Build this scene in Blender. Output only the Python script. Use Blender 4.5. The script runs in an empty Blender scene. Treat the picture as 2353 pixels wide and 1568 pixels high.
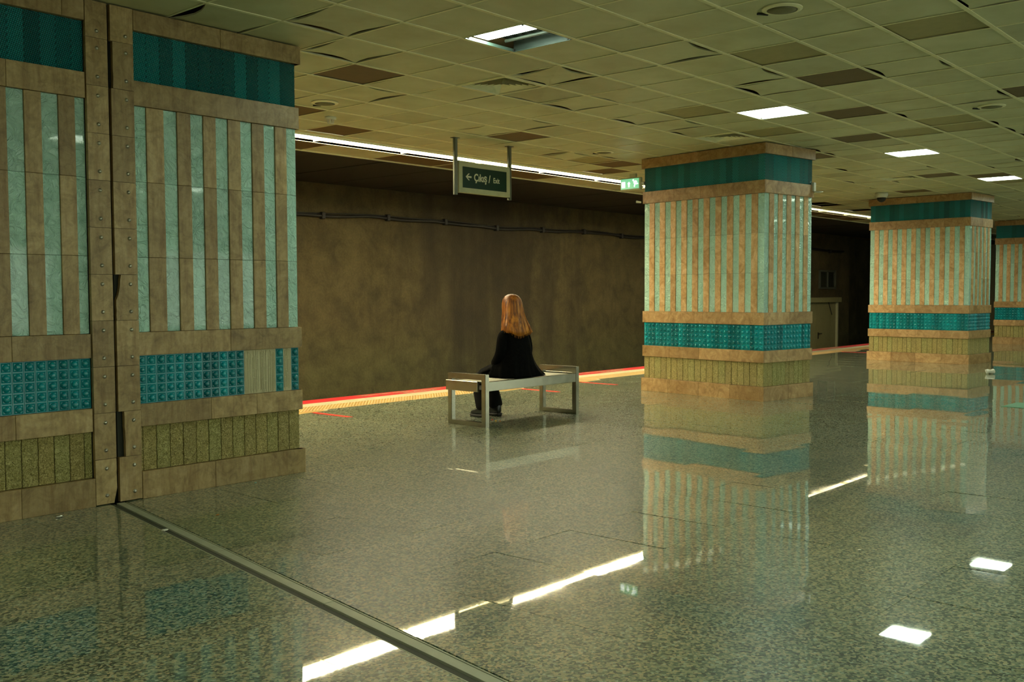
import bpy, bmesh, math, random
from mathutils import Vector, Matrix
random.seed(7)
SC = bpy.context.scene
COL = SC.collection
PI = math.pi

# ------------------------------------------------------------------ camera, world, exposure
ZC = 3.335                      # ceiling height
cam_d = bpy.data.cameras.new('camera')
cam = bpy.data.objects.new('camera', cam_d)
COL.objects.link(cam)
cam_d.sensor_width = 36.0
cam_d.lens = 2287.54 / 2353 * 36.0
cam_d.shift_y = 3.5 / 2353
cam_d.clip_start = 0.05
cam_d.clip_end = 200
_R = Vector((0.66000257, -0.75125562, -0.00340651))
_U = Vector((0.03899405, 0.02972858, 0.99879711))
_F = Vector((0.75025067, 0.65934149, -0.04891544))
M = Matrix((( _R.x, _U.x, -_F.x, 0), (_R.y, _U.y, -_F.y, 0), (_R.z, _U.z, -_F.z, 1.4049), (0, 0, 0, 1)))
cam.matrix_world = M
SC.camera = cam
world = bpy.data.worlds.new('world')
SC.world = world
world.use_nodes = True
world.node_tree.nodes['Background'].inputs[0].default_value = (0.02, 0.022, 0.015, 1)
world.node_tree.nodes['Background'].inputs[1].default_value = 0.3
SC.view_settings.view_transform = 'Standard'
SC.view_settings.look = 'None'
SC.view_settings.gamma = 1.0
SC.view_settings.use_curve_mapping = False
SC.view_settings.exposure = 1.28
SC.cycles.max_bounces = 8
SC.cycles.diffuse_bounces = 5
SC.cycles.sample_clamp_indirect = 6.0
SC.cycles.caustics_reflective = False
SC.cycles.caustics_refractive = False
STRIP_L = 19.0                  # radiance of the fluorescent strip along the platform edge
PANEL_L = 13.0                  # radiance of the ceiling panels
STRIP_COL = (1.0, 0.87, 0.56)
PANEL_COL = (0.84, 1.0, 0.80)
BOARD_L = 1.7                   # glowing boards added as fill light on the unseen wall behind the camera

# ------------------------------------------------------------------ node helpers
def lin(h):
    h = h.lstrip('#')
    v = [int(h[i:i+2], 16) / 255 for i in (0, 2, 4)]
    return tuple((c / 12.92 if c <= .04045 else ((c + .055) / 1.055) ** 2.4) for c in v) + (1,)

class NT:
    def __init__(s, name):
        s.m = bpy.data.materials.new(name); s.m.use_nodes = True
        s.t = s.m.node_tree; s.b = s.t.nodes['Principled BSDF']; s.out = s.t.nodes['Material Output']
    def n(s, typ, **k):
        x = s.t.nodes.new('ShaderNode' + typ)
        for a, v in k.items(): setattr(x, a, v)
        return x
    def l(s, a, b): s.t.links.new(a, b)
    def set(s, **k):
        for a, v in k.items():
            s.b.inputs[a.replace('_', ' ')].default_value = v
    def pos(s, rnd=6.0, scale=(1, 1, 1)):
        g = s.n('NewGeometry'); o = s.n('ObjectInfo')
        mul = s.n('VectorMath', operation='SCALE'); cx = s.n('CombineXYZ')
        s.l(o.outputs['Random'], cx.inputs[0]); s.l(o.outputs['Random'], cx.inputs[1]); s.l(o.outputs['Random'], cx.inputs[2])
        s.l(cx.outputs[0], mul.inputs[0]); mul.inputs['Scale'].default_value = rnd
        add = s.n('VectorMath', operation='ADD'); s.l(g.outputs['Position'], add.inputs[0]); s.l(mul.outputs[0], add.inputs[1])
        sc = s.n('VectorMath', operation='MULTIPLY'); s.l(add.outputs[0], sc.inputs[0]); sc.inputs[1].default_value = scale
        s.rand = o.outputs['Random']; s.island = g.outputs['Random Per Island']
        return sc.outputs[0]
    def noise(s, vec, scale, detail=3, rough=.55, dist=0):
        x = s.n('TexNoise'); s.l(vec, x.inputs['Vector'])
        x.inputs['Scale'].default_value = scale; x.inputs['Detail'].default_value = detail
        x.inputs['Roughness'].default_value = rough; x.inputs['Distortion'].default_value = dist
        return x.outputs['Fac']
    def ramp(s, fac, stops, interp='LINEAR'):
        r = s.n('ValToRGB'); r.color_ramp.interpolation = interp
        e = r.color_ramp.elements
        while len(e) > 1: e.remove(e[0])
        e[0].position, e[0].color = stops[0]
        for p, c in stops[1:]:
            q = e.new(p); q.color = c
        s.l(fac, r.inputs[0]); return r.outputs[0]
    def mix(s, fac, a, b, mode='MIX'):
        x = s.n('Mix', data_type='RGBA', blend_type=mode)
        if isinstance(fac, float): x.inputs[0].default_value = fac
        else: s.l(fac, x.inputs[0])
        for i, v in ((6, a), (7, b)):
            if isinstance(v, tuple): x.inputs[i].default_value = v
            else: s.l(v, x.inputs[i])
        return x.outputs[2]
    def math(s, op, a, b=None, clamp=False):
        x = s.n('Math', operation=op, use_clamp=clamp)
        for i, v in enumerate((a, b)):
            if v is None: continue
            if isinstance(v, (int, float)): x.inputs[i].default_value = v
            else: s.l(v, x.inputs[i])
        return x.outputs[0]
    def bump(s, h, strength, dist=.01):
        b = s.n('Bump'); b.inputs['Strength'].default_value = strength; b.inputs['Distance'].default_value = dist
        s.l(h, b.inputs['Height']); s.l(b.outputs[0], s.b.inputs['Normal']); return b
    def base(s, c): s.l(c, s.b.inputs['Base Color'])

def g4(v): return (v, v, v, 1)
def plain(name, color, rough=.5, metal=0.0, spec=.5, bump=None):
    m = NT(name); m.set(Roughness=rough, Metallic=metal, Base_Color=color)
    m.b.inputs['Specular IOR Level'].default_value = spec
    v = m.pos(2.0)
    n = m.noise(v, 14, 4)
    c = m.mix(n, tuple(x * .82 for x in color[:3]) + (1,), tuple(min(1, x * 1.15) for x in color[:3]) + (1,))
    m.base(c)
    if bump: m.bump(m.noise(v, bump[0], 3), bump[1], .003)
    return m.m

def mat_stone(name, dark, mid, light, grime=False):
    m = NT(name); v = m.pos(9.0)
    n1 = m.noise(v, 7.0, 6, .62, 1.3); n2 = m.noise(v, 42.0, 4, .6)
    c = m.ramp(n1, [(.28, dark), (.5, mid), (.72, light)])
    c2 = m.ramp(n2, [(.3, g4(.82)), (.62, g4(1.04))])
    c = m.mix(.75, c, c2, 'MULTIPLY')
    tint = m.ramp(m.rand, [(0, (.74, .70, .62, 1)), (.5, (.94, .90, .84, 1)), (1, (1.12, 1.10, 1.06, 1))])
    c = m.mix(1.0, c, tint, 'MULTIPLY')
    # thin darker veins
    vein = m.n('TexVoronoi', feature='DISTANCE_TO_EDGE'); vv = m.n('VectorMath', operation='MULTIPLY_ADD')
    wn = m.n('TexNoise'); m.l(v, wn.inputs['Vector']); wn.inputs['Scale'].default_value = 5
    m.l(wn.outputs['Color'], vv.inputs[0]); vv.inputs[1].default_value = (.5, .5, .5); m.l(v, vv.inputs[2])
    m.l(vv.outputs[0], vein.inputs['Vector']); vein.inputs['Scale'].default_value = 3.2
    vr = m.ramp(vein.outputs['Distance'], [(0.0, g4(.62)), (.018, g4(1))])
    c = m.mix(.45, c, vr, 'MULTIPLY')
    if grime:
        g = m.n('NewGeometry'); sx = m.n('SeparateXYZ'); m.l(g.outputs['Position'], sx.inputs[0])
        sv = m.pos(9.0, (9, 9, 1.2)); gn = m.noise(sv, 2.2, 5, .7)
        gr = m.ramp(gn, [(.30, (.60, .50, .38, 1)), (.55, (1, 1, 1, 1))])
        c = m.mix(.85, c, gr, 'MULTIPLY')
    m.base(c); m.set(Roughness=.42); m.bump(n2, .12, .004)
    return m.m

M_STONE = mat_stone('travertine', lin('#917044'), lin('#b39264'), lin('#cbaf82'))
M_STONE_DIRTY = mat_stone('travertine_worn', lin('#8f784e'), lin('#b09868'), lin('#c2ac80'), True)
M_STRIPE = mat_stone('travertine_strip', lin('#a8824e'), lin('#caa674'), lin('#dec296'))

def mat_glass(name, col):
    m = NT(name); v = m.pos(5.0)
    t = m.ramp(m.rand, [(0, tuple(x * .86 for x in col[:3]) + (1,)), (1, tuple(min(1, x * 1.1) for x in col[:3]) + (1,))])
    n = m.noise(v, 5, 2)
    m.base(m.mix(n, t, m.mix(.2, t, (1, 1, 1, 1))))
    m.set(Roughness=.06); m.b.inputs['Specular IOR Level'].default_value = .62
    m.b.inputs['Coat Weight'].default_value = .3; m.b.inputs['Coat Roughness'].default_value = .03
    n2 = m.noise(v, 13, 3, .6, 1.6)
    m.bump(n2, 1.0, .045)
    return m.m
M_GLASS = mat_glass('aqua_glass', lin('#a4d6c4'))

def mat_teal(name, col, relief):
    m = NT(name); v = m.pos(5.0)
    lo = tuple(x * .62 for x in col[:3]) + (1,); hi = tuple(min(1, x * 1.35) for x in col[:3]) + (1,)
    t = m.ramp(m.rand, [(0, lo), (.5, col), (1, hi)])
    m.base(t); m.set(Roughness=.19)
    m.b.inputs['Specular IOR Level'].default_value = .6
    if relief:
        g = m.n('TexCoord'); sx = m.n('SeparateXYZ'); m.l(g.outputs['Object'], sx.inputs[0])
        u = m.math('ADD', sx.outputs[0], sx.outputs[1])
        w = 2 * PI / .021; h = 2 * PI / .019
        su = m.math('SINE', m.math('MULTIPLY', m.math('ADD', u, m.math('MULTIPLY', sx.outputs[2], .55)), w))
        sv = m.math('SINE', m.math('MULTIPLY', m.math('SUBTRACT', m.math('MULTIPLY', u, .55), sx.outputs[2]), h))
        hh = m.math('MULTIPLY', su, sv)
        m.bump(hh, .9, .006)
        r = m.ramp(hh, [(.0, g4(.34)), (.35, g4(1.15))])
        m.base(m.mix(1.0, t, r, 'MULTIPLY'))
    else:
        m.bump(m.noise(v, 60, 2), .08, .004)
    return m.m
M_TEAL = mat_teal('teal_glass', lin('#088891'), False)
M_DIAM = mat_teal('teal_relief_glass', lin('#1e989c'), True)

def mat_rough():
    m = NT('hammered_khaki'); v = m.pos(7.0)
    n1 = m.noise(v, 52, 3, .55, 2.2); n2 = m.noise(v, 24, 3, .5)
    c = m.ramp(n1, [(.34, lin('#847a42')), (.5, lin('#b5a86a')), (.64, lin('#d6ca90'))])
    t = m.ramp(m.rand, [(0, (.86, .82, .72, 1)), (.5, (1.0, .95, .82, 1)), (1, (.92, .99, .88, 1))])
    m.base(m.mix(1.0, c, t, 'MULTIPLY')); m.set(Roughness=.38)
    m.bump(m.math('ADD', n1, m.math('MULTIPLY', n2, 1.0)), 1.0, .02)
    return m.m
M_ROUGH = mat_rough()

def mat_granite():
    m = NT('polished_granite'); g = m.n('NewGeometry'); v = g.outputs['Position']
    vo = m.n('TexVoronoi', feature='F1'); vo.inputs['Scale'].default_value = 88
    wn = m.n('TexNoise'); m.l(v, wn.inputs['Vector']); wn.inputs['Scale'].default_value = 60
    va = m.n('VectorMath', operation='MULTIPLY_ADD'); m.l(wn.outputs['Color'], va.inputs[0]); va.inputs[1].default_value = (.012, .012, .012); m.l(v, va.inputs[2])
    m.l(va.outputs[0], vo.inputs['Vector'])
    sx = m.n('SeparateColor'); m.l(vo.outputs['Color'], sx.inputs[0])
    c = m.ramp(sx.outputs[0], [(0, lin('#2c443a')), (.2, lin('#556b5c')), (.38, lin('#7d8c76')), (.58, lin('#a2a788')), (.8, lin('#bdb290')), (.94, lin('#acbcac'))], 'CONSTANT')
    fine = m.noise(v, 210, 2, .6)
    c = m.mix(.8, c, m.ramp(fine, [(.35, g4(.68)), (.6, g4(1.04))]), 'MULTIPLY')
    big = m.noise(v, 1.3, 4, .6)
    c = m.mix(1.0, c, m.ramp(big, [(.3, (.80, .84, .80, 1)), (.7, (1.06, 1.02, .96, 1))]), 'MULTIPLY')
    o = m.n('ObjectInfo')
    c = m.mix(1.0, c, m.ramp(o.outputs['Random'], [(0, (.84, .87, .84, 1)), (1, (.98, .97, .94, 1))]), 'MULTIPLY')
    m.base(c)
    m.set(Roughness=.34); m.b.inputs['Specular IOR Level'].default_value = .35
    m.b.inputs['Coat Weight'].default_value = 1.0; m.b.inputs['Coat IOR'].default_value = 1.5
    scuff = m.noise(v, 2.6, 5, .65)
    m.l(m.ramp(scuff, [(.35, g4(.008)), (.75, g4(.045))]), m.b.inputs['Coat Roughness'])
    return m.m
M_GRANITE = mat_granite()

def mat_tile():
    m = NT('ceiling_metal_tile'); v = m.pos(3.0)
    r = m.math('FRACT', m.math('ADD', m.rand, m.island))
    n = m.noise(v, 3.0, 4)
    c = m.ramp(n, [(.25, lin('#c8c69e')), (.7, lin('#dad9b6'))])
    t = m.ramp(r, [(0, g4(.80)), (.25, g4(.95)), (1, g4(1.03))])
    dirt = m.ramp(m.noise(v, 1.1, 5, .7), [(.3, (.80, .74, .60, 1)), (.5, (1, 1, 1, 1))])
    m.base(m.mix(.55, m.mix(1.0, c, t, 'MULTIPLY'), dirt, 'MULTIPLY')); m.set(Roughness=.42)
    m.bump(m.noise(v, 2.2, 2), .25, .03)
    return m.m
M_TILE = mat_tile()
M_TILE_MED = plain('faded_brown_tile', lin('#a89d6c'), .5)
M_TILE_DARK = plain('brown_backing_board', lin('#6b5630'), .6)
M_RUNNER = plain('cream_runner_metal', lin('#f2ecc4'), .4)
M_VOID = plain('dark_ceiling_void', lin('#8a7040'), .9)
M_BLACK = plain('black_gap', (.006, .005, .004, 1), .8)
M_DARKPANEL = plain('dark_trackside_ceiling', lin('#2a2415'), .7)

def mat_concrete():
    m = NT('stained_concrete'); g = m.n('NewGeometry'); v = g.outputs['Position']
    n1 = m.noise(v, 2.2, 8, .68, .4); n2 = m.noise(v, 26, 5, .65)
    c = m.ramp(n1, [(.28, lin('#302a14')), (.5, lin('#483f22')), (.75, lin('#585031'))])
    c = m.mix(.7, c, m.ramp(n2, [(.3, g4(.68)), (.65, g4(1.12))]), 'MULTIPLY')
    # water streaks running down the wall, strongest in one zone
    mp = m.n('VectorMath', operation='MULTIPLY'); m.l(v, mp.inputs[0]); mp.inputs[1].default_value = (.9, 1, .13)
    st = m.noise(mp.outputs[0], 1.5, 6, .62)
    sx = m.n('SeparateXYZ'); m.l(v, sx.inputs[0])
    z = m.math('SUBTRACT', 1.0, m.math('MULTIPLY', m.math('ABSOLUTE', m.math('SUBTRACT', sx.outputs[0], 15.6)), .33), True)
    st2 = m.math('ADD', st, m.math('MULTIPLY', z, -.24))
    c = m.mix(.9, c, m.ramp(st2, [(.26, (.36, .32, .27, 1)), (.46, (1, 1, 1, 1))]), 'MULTIPLY')
    # two long water stains below the ceiling joint
    wob = m.noise(v, 1.7, 5, .7)
    for x0, wd, amt in ((14.3, 1.15, .62), (17.0, .38, .60), (15.6, .30, .35)):
        dx = m.math('DIVIDE', m.math('ADD', m.math('SUBTRACT', sx.outputs[0], x0), m.math('MULTIPLY', m.math('SUBTRACT', wob, .5), 2.2)), wd)
        gs = m.math('MULTIPLY', m.math('POWER', 2.718, m.math('MULTIPLY', m.math('MULTIPLY', dx, dx), -1.0)), amt)
        gs = m.math('MULTIPLY', gs, m.math('ADD', .35, m.math('MULTIPLY', sx.outputs[2], .24)), True)
        c = m.mix(gs, c, (.016, .011, .004, 1))
    low = m.ramp(sx.outputs[2], [(0.0, (.90, 1.04, .92, 1)), (1.0, (1, 1, 1, 1))])
    c = m.mix(1.0, c, low, 'MULTIPLY')
    m.base(c); m.set(Roughness=.9); m.bump(m.math('ADD', n2, n1), .5, .03)
    return m.m
M_CONC = mat_concrete()

def mat_steel():
    m = NT('brushed_stainless'); v = m.pos(3.0, (1, 1, 1))
    n = m.noise(v, 9, 5, .6)
    m.base(m.ramp(n, [(.3, lin('#9d9c8a')), (.7, lin('#aeac9a'))])); m.set(Metallic=1.0)
    m.l(m.ramp(n, [(.3, g4(.21)), (.7, g4(.27))]), m.b.inputs['Roughness'])
    return m.m
M_STEEL = mat_steel()
M_SLAT = plain('dark_steel_slat', lin('#6e6f62'), .45, .8)
M_BOLT = plain('steel_bolt', lin('#b8b6a6'), .28, .9)
M_JOINT = plain('aluminium_joint_cover', lin('#a4a890'), .5, .2)
M_JOINT_DARK = plain('dark_joint_filler', lin('#3c3e30'), .7)
M_RED = plain('red_floor_paint', lin('#a3161a'), .5)
M_CREAM = plain('cream_floor_strip', lin('#9f9a78'), .55)
M_YELLOW = plain('yellow_tactile', lin('#987a3a'), .5)
M_WHITE = plain('white_plastic', lin('#d2d2c0'), .4)
M_GREY = plain('grey_metal', lin('#73786a'), .35, .6)
M_SPEAKER = plain('speaker_mesh', lin('#77744f'), .6)
M_SIGN_GREEN = plain('sign_green', lin('#06301f'), .3)
M_SIGN_FRAME = plain('sign_cream_frame', lin('#b5b793'), .45)
M_SIGN_TEXT = plain('sign_lettering', lin('#dedec0'), .5)
M_BLACKPL = plain('black_rubber', lin('#14130f'), .6)
M_DOOR = plain('cream_door_paint', lin('#8a865e'), .5)
M_WALLB = plain('hall_wall_plaster', lin('#a69c74'), .7)
M_ADH = plain('bare_adhesive', lin('#c4bc97'), .8, bump=(60, .5))
M_GREENMAT = plain('green_sticker', lin('#3f8a5e'), .4)
M_DEADTUBE = plain('grey_dead_tube', lin('#4a5248'), .4)
M_PAPER = plain('white_paper', lin('#e6e2d4'), .8)

def emit(name, col, s):
    m = NT(name); m.set(Base_Color=(.8, .8, .75, 1)); m.b.inputs['Emission Color'].default_value = tuple(col[:3]) + (1,)
    m.b.inputs['Emission Strength'].default_value = s; return m.m
M_STRIPLIGHT = emit('warm_fluorescent', STRIP_COL, STRIP_L * .8)
M_STRIPTUBE = emit('warm_tube', STRIP_COL, STRIP_L * 2.6)
M_STRIPDIM = emit('weak_warm_fluorescent', STRIP_COL, STRIP_L * .10)
M_PANELLIGHT = emit('cool_fluorescent', PANEL_COL, PANEL_L)
M_TUBE = emit('single_tube', PANEL_COL, PANEL_L * 1.4)
M_BOARD = emit('added_fill_board', (.92, 1.0, .82), BOARD_L)
M_EXITGREEN = emit('exit_green_glow', (.0, .46, .22), .42)
M_EXITWHITE = emit('exit_white_glow', (.85, 1, .95), .8)

# ------------------------------------------------------------------ object helpers
def tag(o, label=None, cat=None, group=None, kind=None):
    if label: o['label'] = label
    if cat: o['category'] = cat
    if group: o['group'] = group
    if kind: o['kind'] = kind
    return o
def empty(name, loc=(0, 0, 0), rz=0, parent=None):
    o = bpy.data.objects.new(name, None); COL.objects.link(o); o.location = loc; o.rotation_euler = (0, 0, rz)
    o.empty_display_size = .1
    if parent: o.parent = parent
    return o
def link(name, me, mat=None, parent=None, loc=(0, 0, 0), rot=(0, 0, 0)):
    if mat is not None and len(me.materials) == 0: me.materials.append(mat)
    o = bpy.data.objects.new(name, me); COL.objects.link(o); o.location = loc; o.rotation_euler = rot
    if parent: o.parent = parent
    return o
def pydata(name, v, f, smooth=False):
    me = bpy.data.meshes.new(name); me.from_pydata([tuple(p) for p in v], [], f); me.update()
    if smooth: me.polygons.foreach_set('use_smooth', [True] * len(me.polygons))
    return me
def bm_mesh(name, bm, smooth=False):
    bmesh.ops.recalc_face_normals(bm, faces=bm.faces)
    me = bpy.data.meshes.new(name); bm.to_mesh(me); bm.free()
    if smooth: me.polygons.foreach_set('use_smooth', [True] * len(me.polygons))
    return me
def add_box(bm, x0, x1, y0, y1, z0, z1, mi=0, mtx=None):
    vs = [bm.verts.new(p) for p in ((x0, y0, z0), (x1, y0, z0), (x1, y1, z0), (x0, y1, z0), (x0, y0, z1), (x1, y0, z1), (x1, y1, z1), (x0, y1, z1))]
    if mtx is not None:
        for v in vs: v.co = mtx @ v.co
    for f in ((3, 2, 1, 0), (4, 5, 6, 7), (0, 1, 5, 4), (1, 2, 6, 5), (2, 3, 7, 6), (3, 0, 4, 7)):
        fc = bm.faces.new([vs[i] for i in f]); fc.material_index = mi
    return vs
_cache = {}
def box_mesh(sx, sy, sz, mat, bev=.0015):
    key = (round(sx, 3), round(sy, 3), round(sz, 3), mat.name, bev)
    if key in _cache: return _cache[key]
    bm = bmesh.new(); add_box(bm, -sx/2, sx/2, -sy/2, sy/2, -sz/2, sz/2)
    if bev: bmesh.ops.bevel(bm, geom=list(bm.edges), offset=min(bev, .3 * min(sx, sy, sz)), segments=1, affect='EDGES')
    me = bm_mesh('box', bm); me.materials.append(mat); _cache[key] = me
    return me
def piece(name, parent, mat, x0, x1, y0, y1, z0, z1, bev=.0015):
    me = box_mesh(x1 - x0, y1 - y0, z1 - z0, mat, bev)
    return link(name, me, None, parent, ((x0 + x1) / 2, (y0 + y1) / 2, (z0 + z1) / 2))
def cyl(bm, p0, p1, r0, r1=None, seg=16, cap=True):
    r1 = r0 if r1 is None else r1
    p0, p1 = Vector(p0), Vector(p1); d = (p1 - p0).normalized()
    a = d.orthogonal().normalized(); b = d.cross(a)
    A = [bm.verts.new(p0 + (a * math.cos(t) + b * math.sin(t)) * r0) for t in [2 * PI * i / seg for i in range(seg)]]
    B = [bm.verts.new(p1 + (a * math.cos(t) + b * math.sin(t)) * r1) for t in [2 * PI * i / seg for i in range(seg)]]
    for i in range(seg): bm.faces.new((A[i], A[(i+1) % seg], B[(i+1) % seg], B[i]))
    if cap: bm.faces.new(A[::-1]); bm.faces.new(B)
def lathe(bm, prof, seg=20, at=(0, 0, 0), mtx=None):
    rings = []
    for r, z in prof:
        ring = []
        for i in range(seg):
            t = 2 * PI * i / seg; p = Vector((at[0] + r * math.cos(t), at[1] + r * math.sin(t), at[2] + z))
            if mtx is not None: p = mtx @ p
            ring.append(bm.verts.new(p))
        rings.append(ring)
    for a, b in zip(rings, rings[1:]):
        for i in range(seg): bm.faces.new((a[i], a[(i+1) % seg], b[(i+1) % seg], b[i]))
    bm.faces.new(rings[0][::-1]); bm.faces.new(rings[-1])
def to_mesh(o):
    dg = bpy.context.evaluated_depsgraph_get(); dg.update()
    me = bpy.data.meshes.new_from_object(o.evaluated_get(dg)); n = bpy.data.objects.new('tmp', me); COL.objects.link(n)
    n.parent = o.parent; n.matrix_local = o.matrix_local.copy(); name = o.name.split('.')[0]
    bpy.data.objects.remove(o); n.name = name; return n
def proj(x, y, z):
    p = Vector((x, y, z - 1.4049)); d = p.dot(_F)
    if d < .2: return None
    return (1176.5 + 2287.5 * p.dot(_R) / d, 787.5 - 2287.5 * p.dot(_U) / d, d)
def seen(x, y, z, mg=60):
    q = proj(x, y, z)
    return q is not None and -mg < q[0] < 2353 + mg and -mg < q[1] < 1568 + mg

# ------------------------------------------------------------------ floor
EDGE = 10.72
X0, X1, Y0 = -6.0, 44.0, -9.0
bm = bmesh.new(); add_box(bm, X0, X1, Y0, EDGE - .01, -1.0, -.03)
floor = link('floor', bm_mesh('floor', bm), M_JOINT_DARK); tag(floor, kind='structure')
PW, SLAB = .66, .66
# line of the expansion joint, (x at y)
def jx(y): return 2.677 + (y - 2.77) * .1616
JHALF = .062
jl = lambda y: jx(y) - .078
jr = lambda y: jx(y) + .05
slabs = []
SX, SY = 3.30, 2.95
ny0, ny1 = int(math.floor((Y0 - SY) / SLAB)), int(math.ceil((9.70 - SY) / SLAB))
nx0, nx1 = int(math.floor((X0 - SX) / PW)), int(math.ceil((X1 - SX) / PW))
def clip_poly(poly, side):
    out = []
    f = (lambda p: jl(p[1]) - p[0]) if side < 0 else (lambda p: p[0] - jr(p[1]))
    n = len(poly)
    for i in range(n):
        a, b = poly[i], poly[(i + 1) % n]; fa, fb = f(a), f(b)
        if fa >= 0: out.append(a)
        if (fa >= 0) != (fb >= 0):
            t = fa / (fa - fb); out.append((a[0] + (b[0] - a[0]) * t, a[1] + (b[1] - a[1]) * t))
    return out
GAP = .0005
for i in range(nx0, nx1):
    for j in range(ny0, ny1):
        x, y = SX + i * PW, SY + j * SLAB
        xa, xb, ya, yb = max(x, X0) + GAP, min(x + PW, X1) - GAP, max(y, Y0) + GAP, min(y + SLAB, 9.70) - GAP
        if xb - xa < .03 or yb - ya < .03: continue
        poly = [(xa, ya), (xb, ya), (xb, yb), (xa, yb)]
        for side in (-1, 1):
            if side < 0 and xa > jl(yb) and xa > jl(ya): continue
            if side > 0 and xb < jr(ya) and xb < jr(yb): continue
            pp = clip_poly(poly, side)
            if len(pp) >= 3: slabs.append(pp)
def slab_geo(pp):
    cx = sum(p[0] for p in pp) / len(pp); cy = sum(p[1] for p in pp) / len(pp)
    ax, ay = random.gauss(0, .0020), random.gauss(0, .0020)
    top = [(p[0], p[1], ax * (p[0] - cx) + ay * (p[1] - cy)) for p in pp]
    bot = [(p[0], p[1], -.03) for p in pp]
    n = len(pp)
    fs = [tuple(range(n))] + [(n + i, n + (i + 1) % n, (i + 1) % n, i) for i in range(n)]
    return top + bot, fs, cx, cy
scored = []
for pp in slabs:
    cx = sum(p[0] for p in pp) / len(pp); cy = sum(p[1] for p in pp) / len(pp)
    q = proj(cx, cy, 0)
    vis = seen(cx, cy, 0, 90)
    hid = (cy > 6.6 and cx < 4.6) or (cy > 6.2 and 11.9 < cx < 12.7)
    scored.append((0 if (vis and not hid) else 1, q[2] if q else 99, pp))
scored.sort(key=lambda t: (t[0], t[1]))
rv, rf = [], []
for k, (vis, d, pp) in enumerate(scored):
    v, f, cx, cy = slab_geo(pp)
    if k < 290 and vis == 0:
        me = pydata('granite_slab', [(a - cx, b - cy, c) for a, b, c in v], f)
        link('granite_slab', me, M_GRANITE, floor, (cx, cy, 0))
    else:
        o = len(rv); rv += v; rf += [tuple(i + o for i in q) for q in f]
rest = link('granite_slabs_far', pydata('granite_slabs_far', rv, rf), M_GRANITE, floor); rest.name = 'granite_paving'; rest['kind'] = 'stuff'
# platform edge bands: yellow tactile, cream, red
def tactile_mesh(L, W):
    bm = bmesh.new(); add_box(bm, 0, L, 0, W, -.03, .001)
    nx, ny = 8, 7
    for a in range(nx):
        for b in range(ny):
            cx, cy = (a + .5) * L / nx, (b + .5) * W / ny; r = .017
            lo = [bm.verts.new((cx + r * c, cy + r * s, .001)) for c, s in ((-1, -1), (1, -1), (1, 1), (-1, 1))]
            hi = [bm.verts.new((cx + r * .6 * c, cy + r * .6 * s, .006)) for c, s in ((-1, -1), (1, -1), (1, 1), (-1, 1))]
            bm.faces.new(hi)
            for i in range(4): bm.faces.new((lo[i], lo[(i+1) % 4], hi[(i+1) % 4], hi[i]))
    me = bm_mesh('tactile_tile', bm); me.materials.append(M_YELLOW); return me
TM = tactile_mesh(.396, .376)
x = -2.0
k = 0
while x < 42:
    if x > 3.5: link('tactile_tile', TM, None, floor, (x, 9.702, 0))
    x += .40
x = -2.2
while x < 42:
    piece('cream_slab', floor, M_CREAM, x, x + 1.195, 10.082, 10.378, -.03, .001, .001)
    piece('red_slab', floor, M_RED, x, x + 1.195, 10.382, EDGE, -.03, .002, .001)
    x += 1.2
def text(name, body, size, mat, parent, mtx, ext=.0006, bold=0.0, align='LEFT', sx=1.0):
    c = bpy.data.curves.new(name, 'FONT'); c.body = body; c.size = size; c.extrude = ext; c.offset = bold
    c.align_x = align; c.resolution_u = 3; c.materials.append(mat)
    o = bpy.data.objects.new(name, c); COL.objects.link(o)
    if parent: o.parent = parent
    o.matrix_local = mtx @ Matrix.Scale(sx, 4, (1, 0, 0))
    return to_mesh(o)
for tx in (8.85, 13.6, 18.4, 23.2, 28.0):
    text('edge_lettering', 'Lütfen sarı çizgiyi geçmeyiniz', .155, M_CREAM, floor, Matrix.Translation((tx, 10.56, .0028)), sx=.9)
    text('edge_lettering', 'Mind the gap', .13, M_CREAM, floor, Matrix.Translation((tx + .75, 10.43, .0028)), sx=.9)

# ------------------------------------------------------------------ trackway and walls
bm = bmesh.new(); add_box(bm, X0, X1, EDGE - .02, 14.3, -1.3, -1.05)
tag(link('trim_1', bm_mesh('trackbed', bm), M_CONC), kind='structure')
def wall(name, x0, x1, y0, y1, z0, z1, mat):
    bm = bmesh.new(); add_box(bm, x0, x1, y0, y1, z0, z1)
    return tag(link(name, bm_mesh(name, bm), mat), kind='structure')
WY = 14.0
w_track = wall('wall_track', X0, 33.4, WY, WY + .4, -1.3, ZC + .6, M_CONC)
wall('wall_recess', 33.4, X1, WY + 1.2, WY + 1.6, -1.3, ZC + .6, M_CONC)
wall('wall_recess_side', 33.4, 33.6, WY, WY + 1.4, -1.3, ZC + .6, M_CONC)
wall('wall_back', X0 - .3, X0, Y0, 14.4, -1.3, ZC + .6, M_WALLB)
wall('wall_end', X1, X1 + .3, Y0, 15.6, -1.3, ZC + .6, M_WALLB)
wall('wall_near', X0, X1, Y0 - .3, Y0, -1, ZC + .6, M_WALLB)
for k, bx in enumerate((-3.0, 2.5, 8.0, 13.5, 19.0, 24.5)):  # unseen glowing boards, added to brighten the hall
    t = empty('added_fill_board', (bx, Y0, 1.55)); tag(t, 'blank glowing board added as fill light on the unseen wall behind the camera', 'fill light', 'added fill boards behind the camera')
    piece('frame', t, M_GREY, -1.66, 1.66, .0, .10, -.96, .96, .01); piece('glow_face', t, M_BOARD, -1.6, 1.6, .101, .106, -.9, .9, 0)

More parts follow.
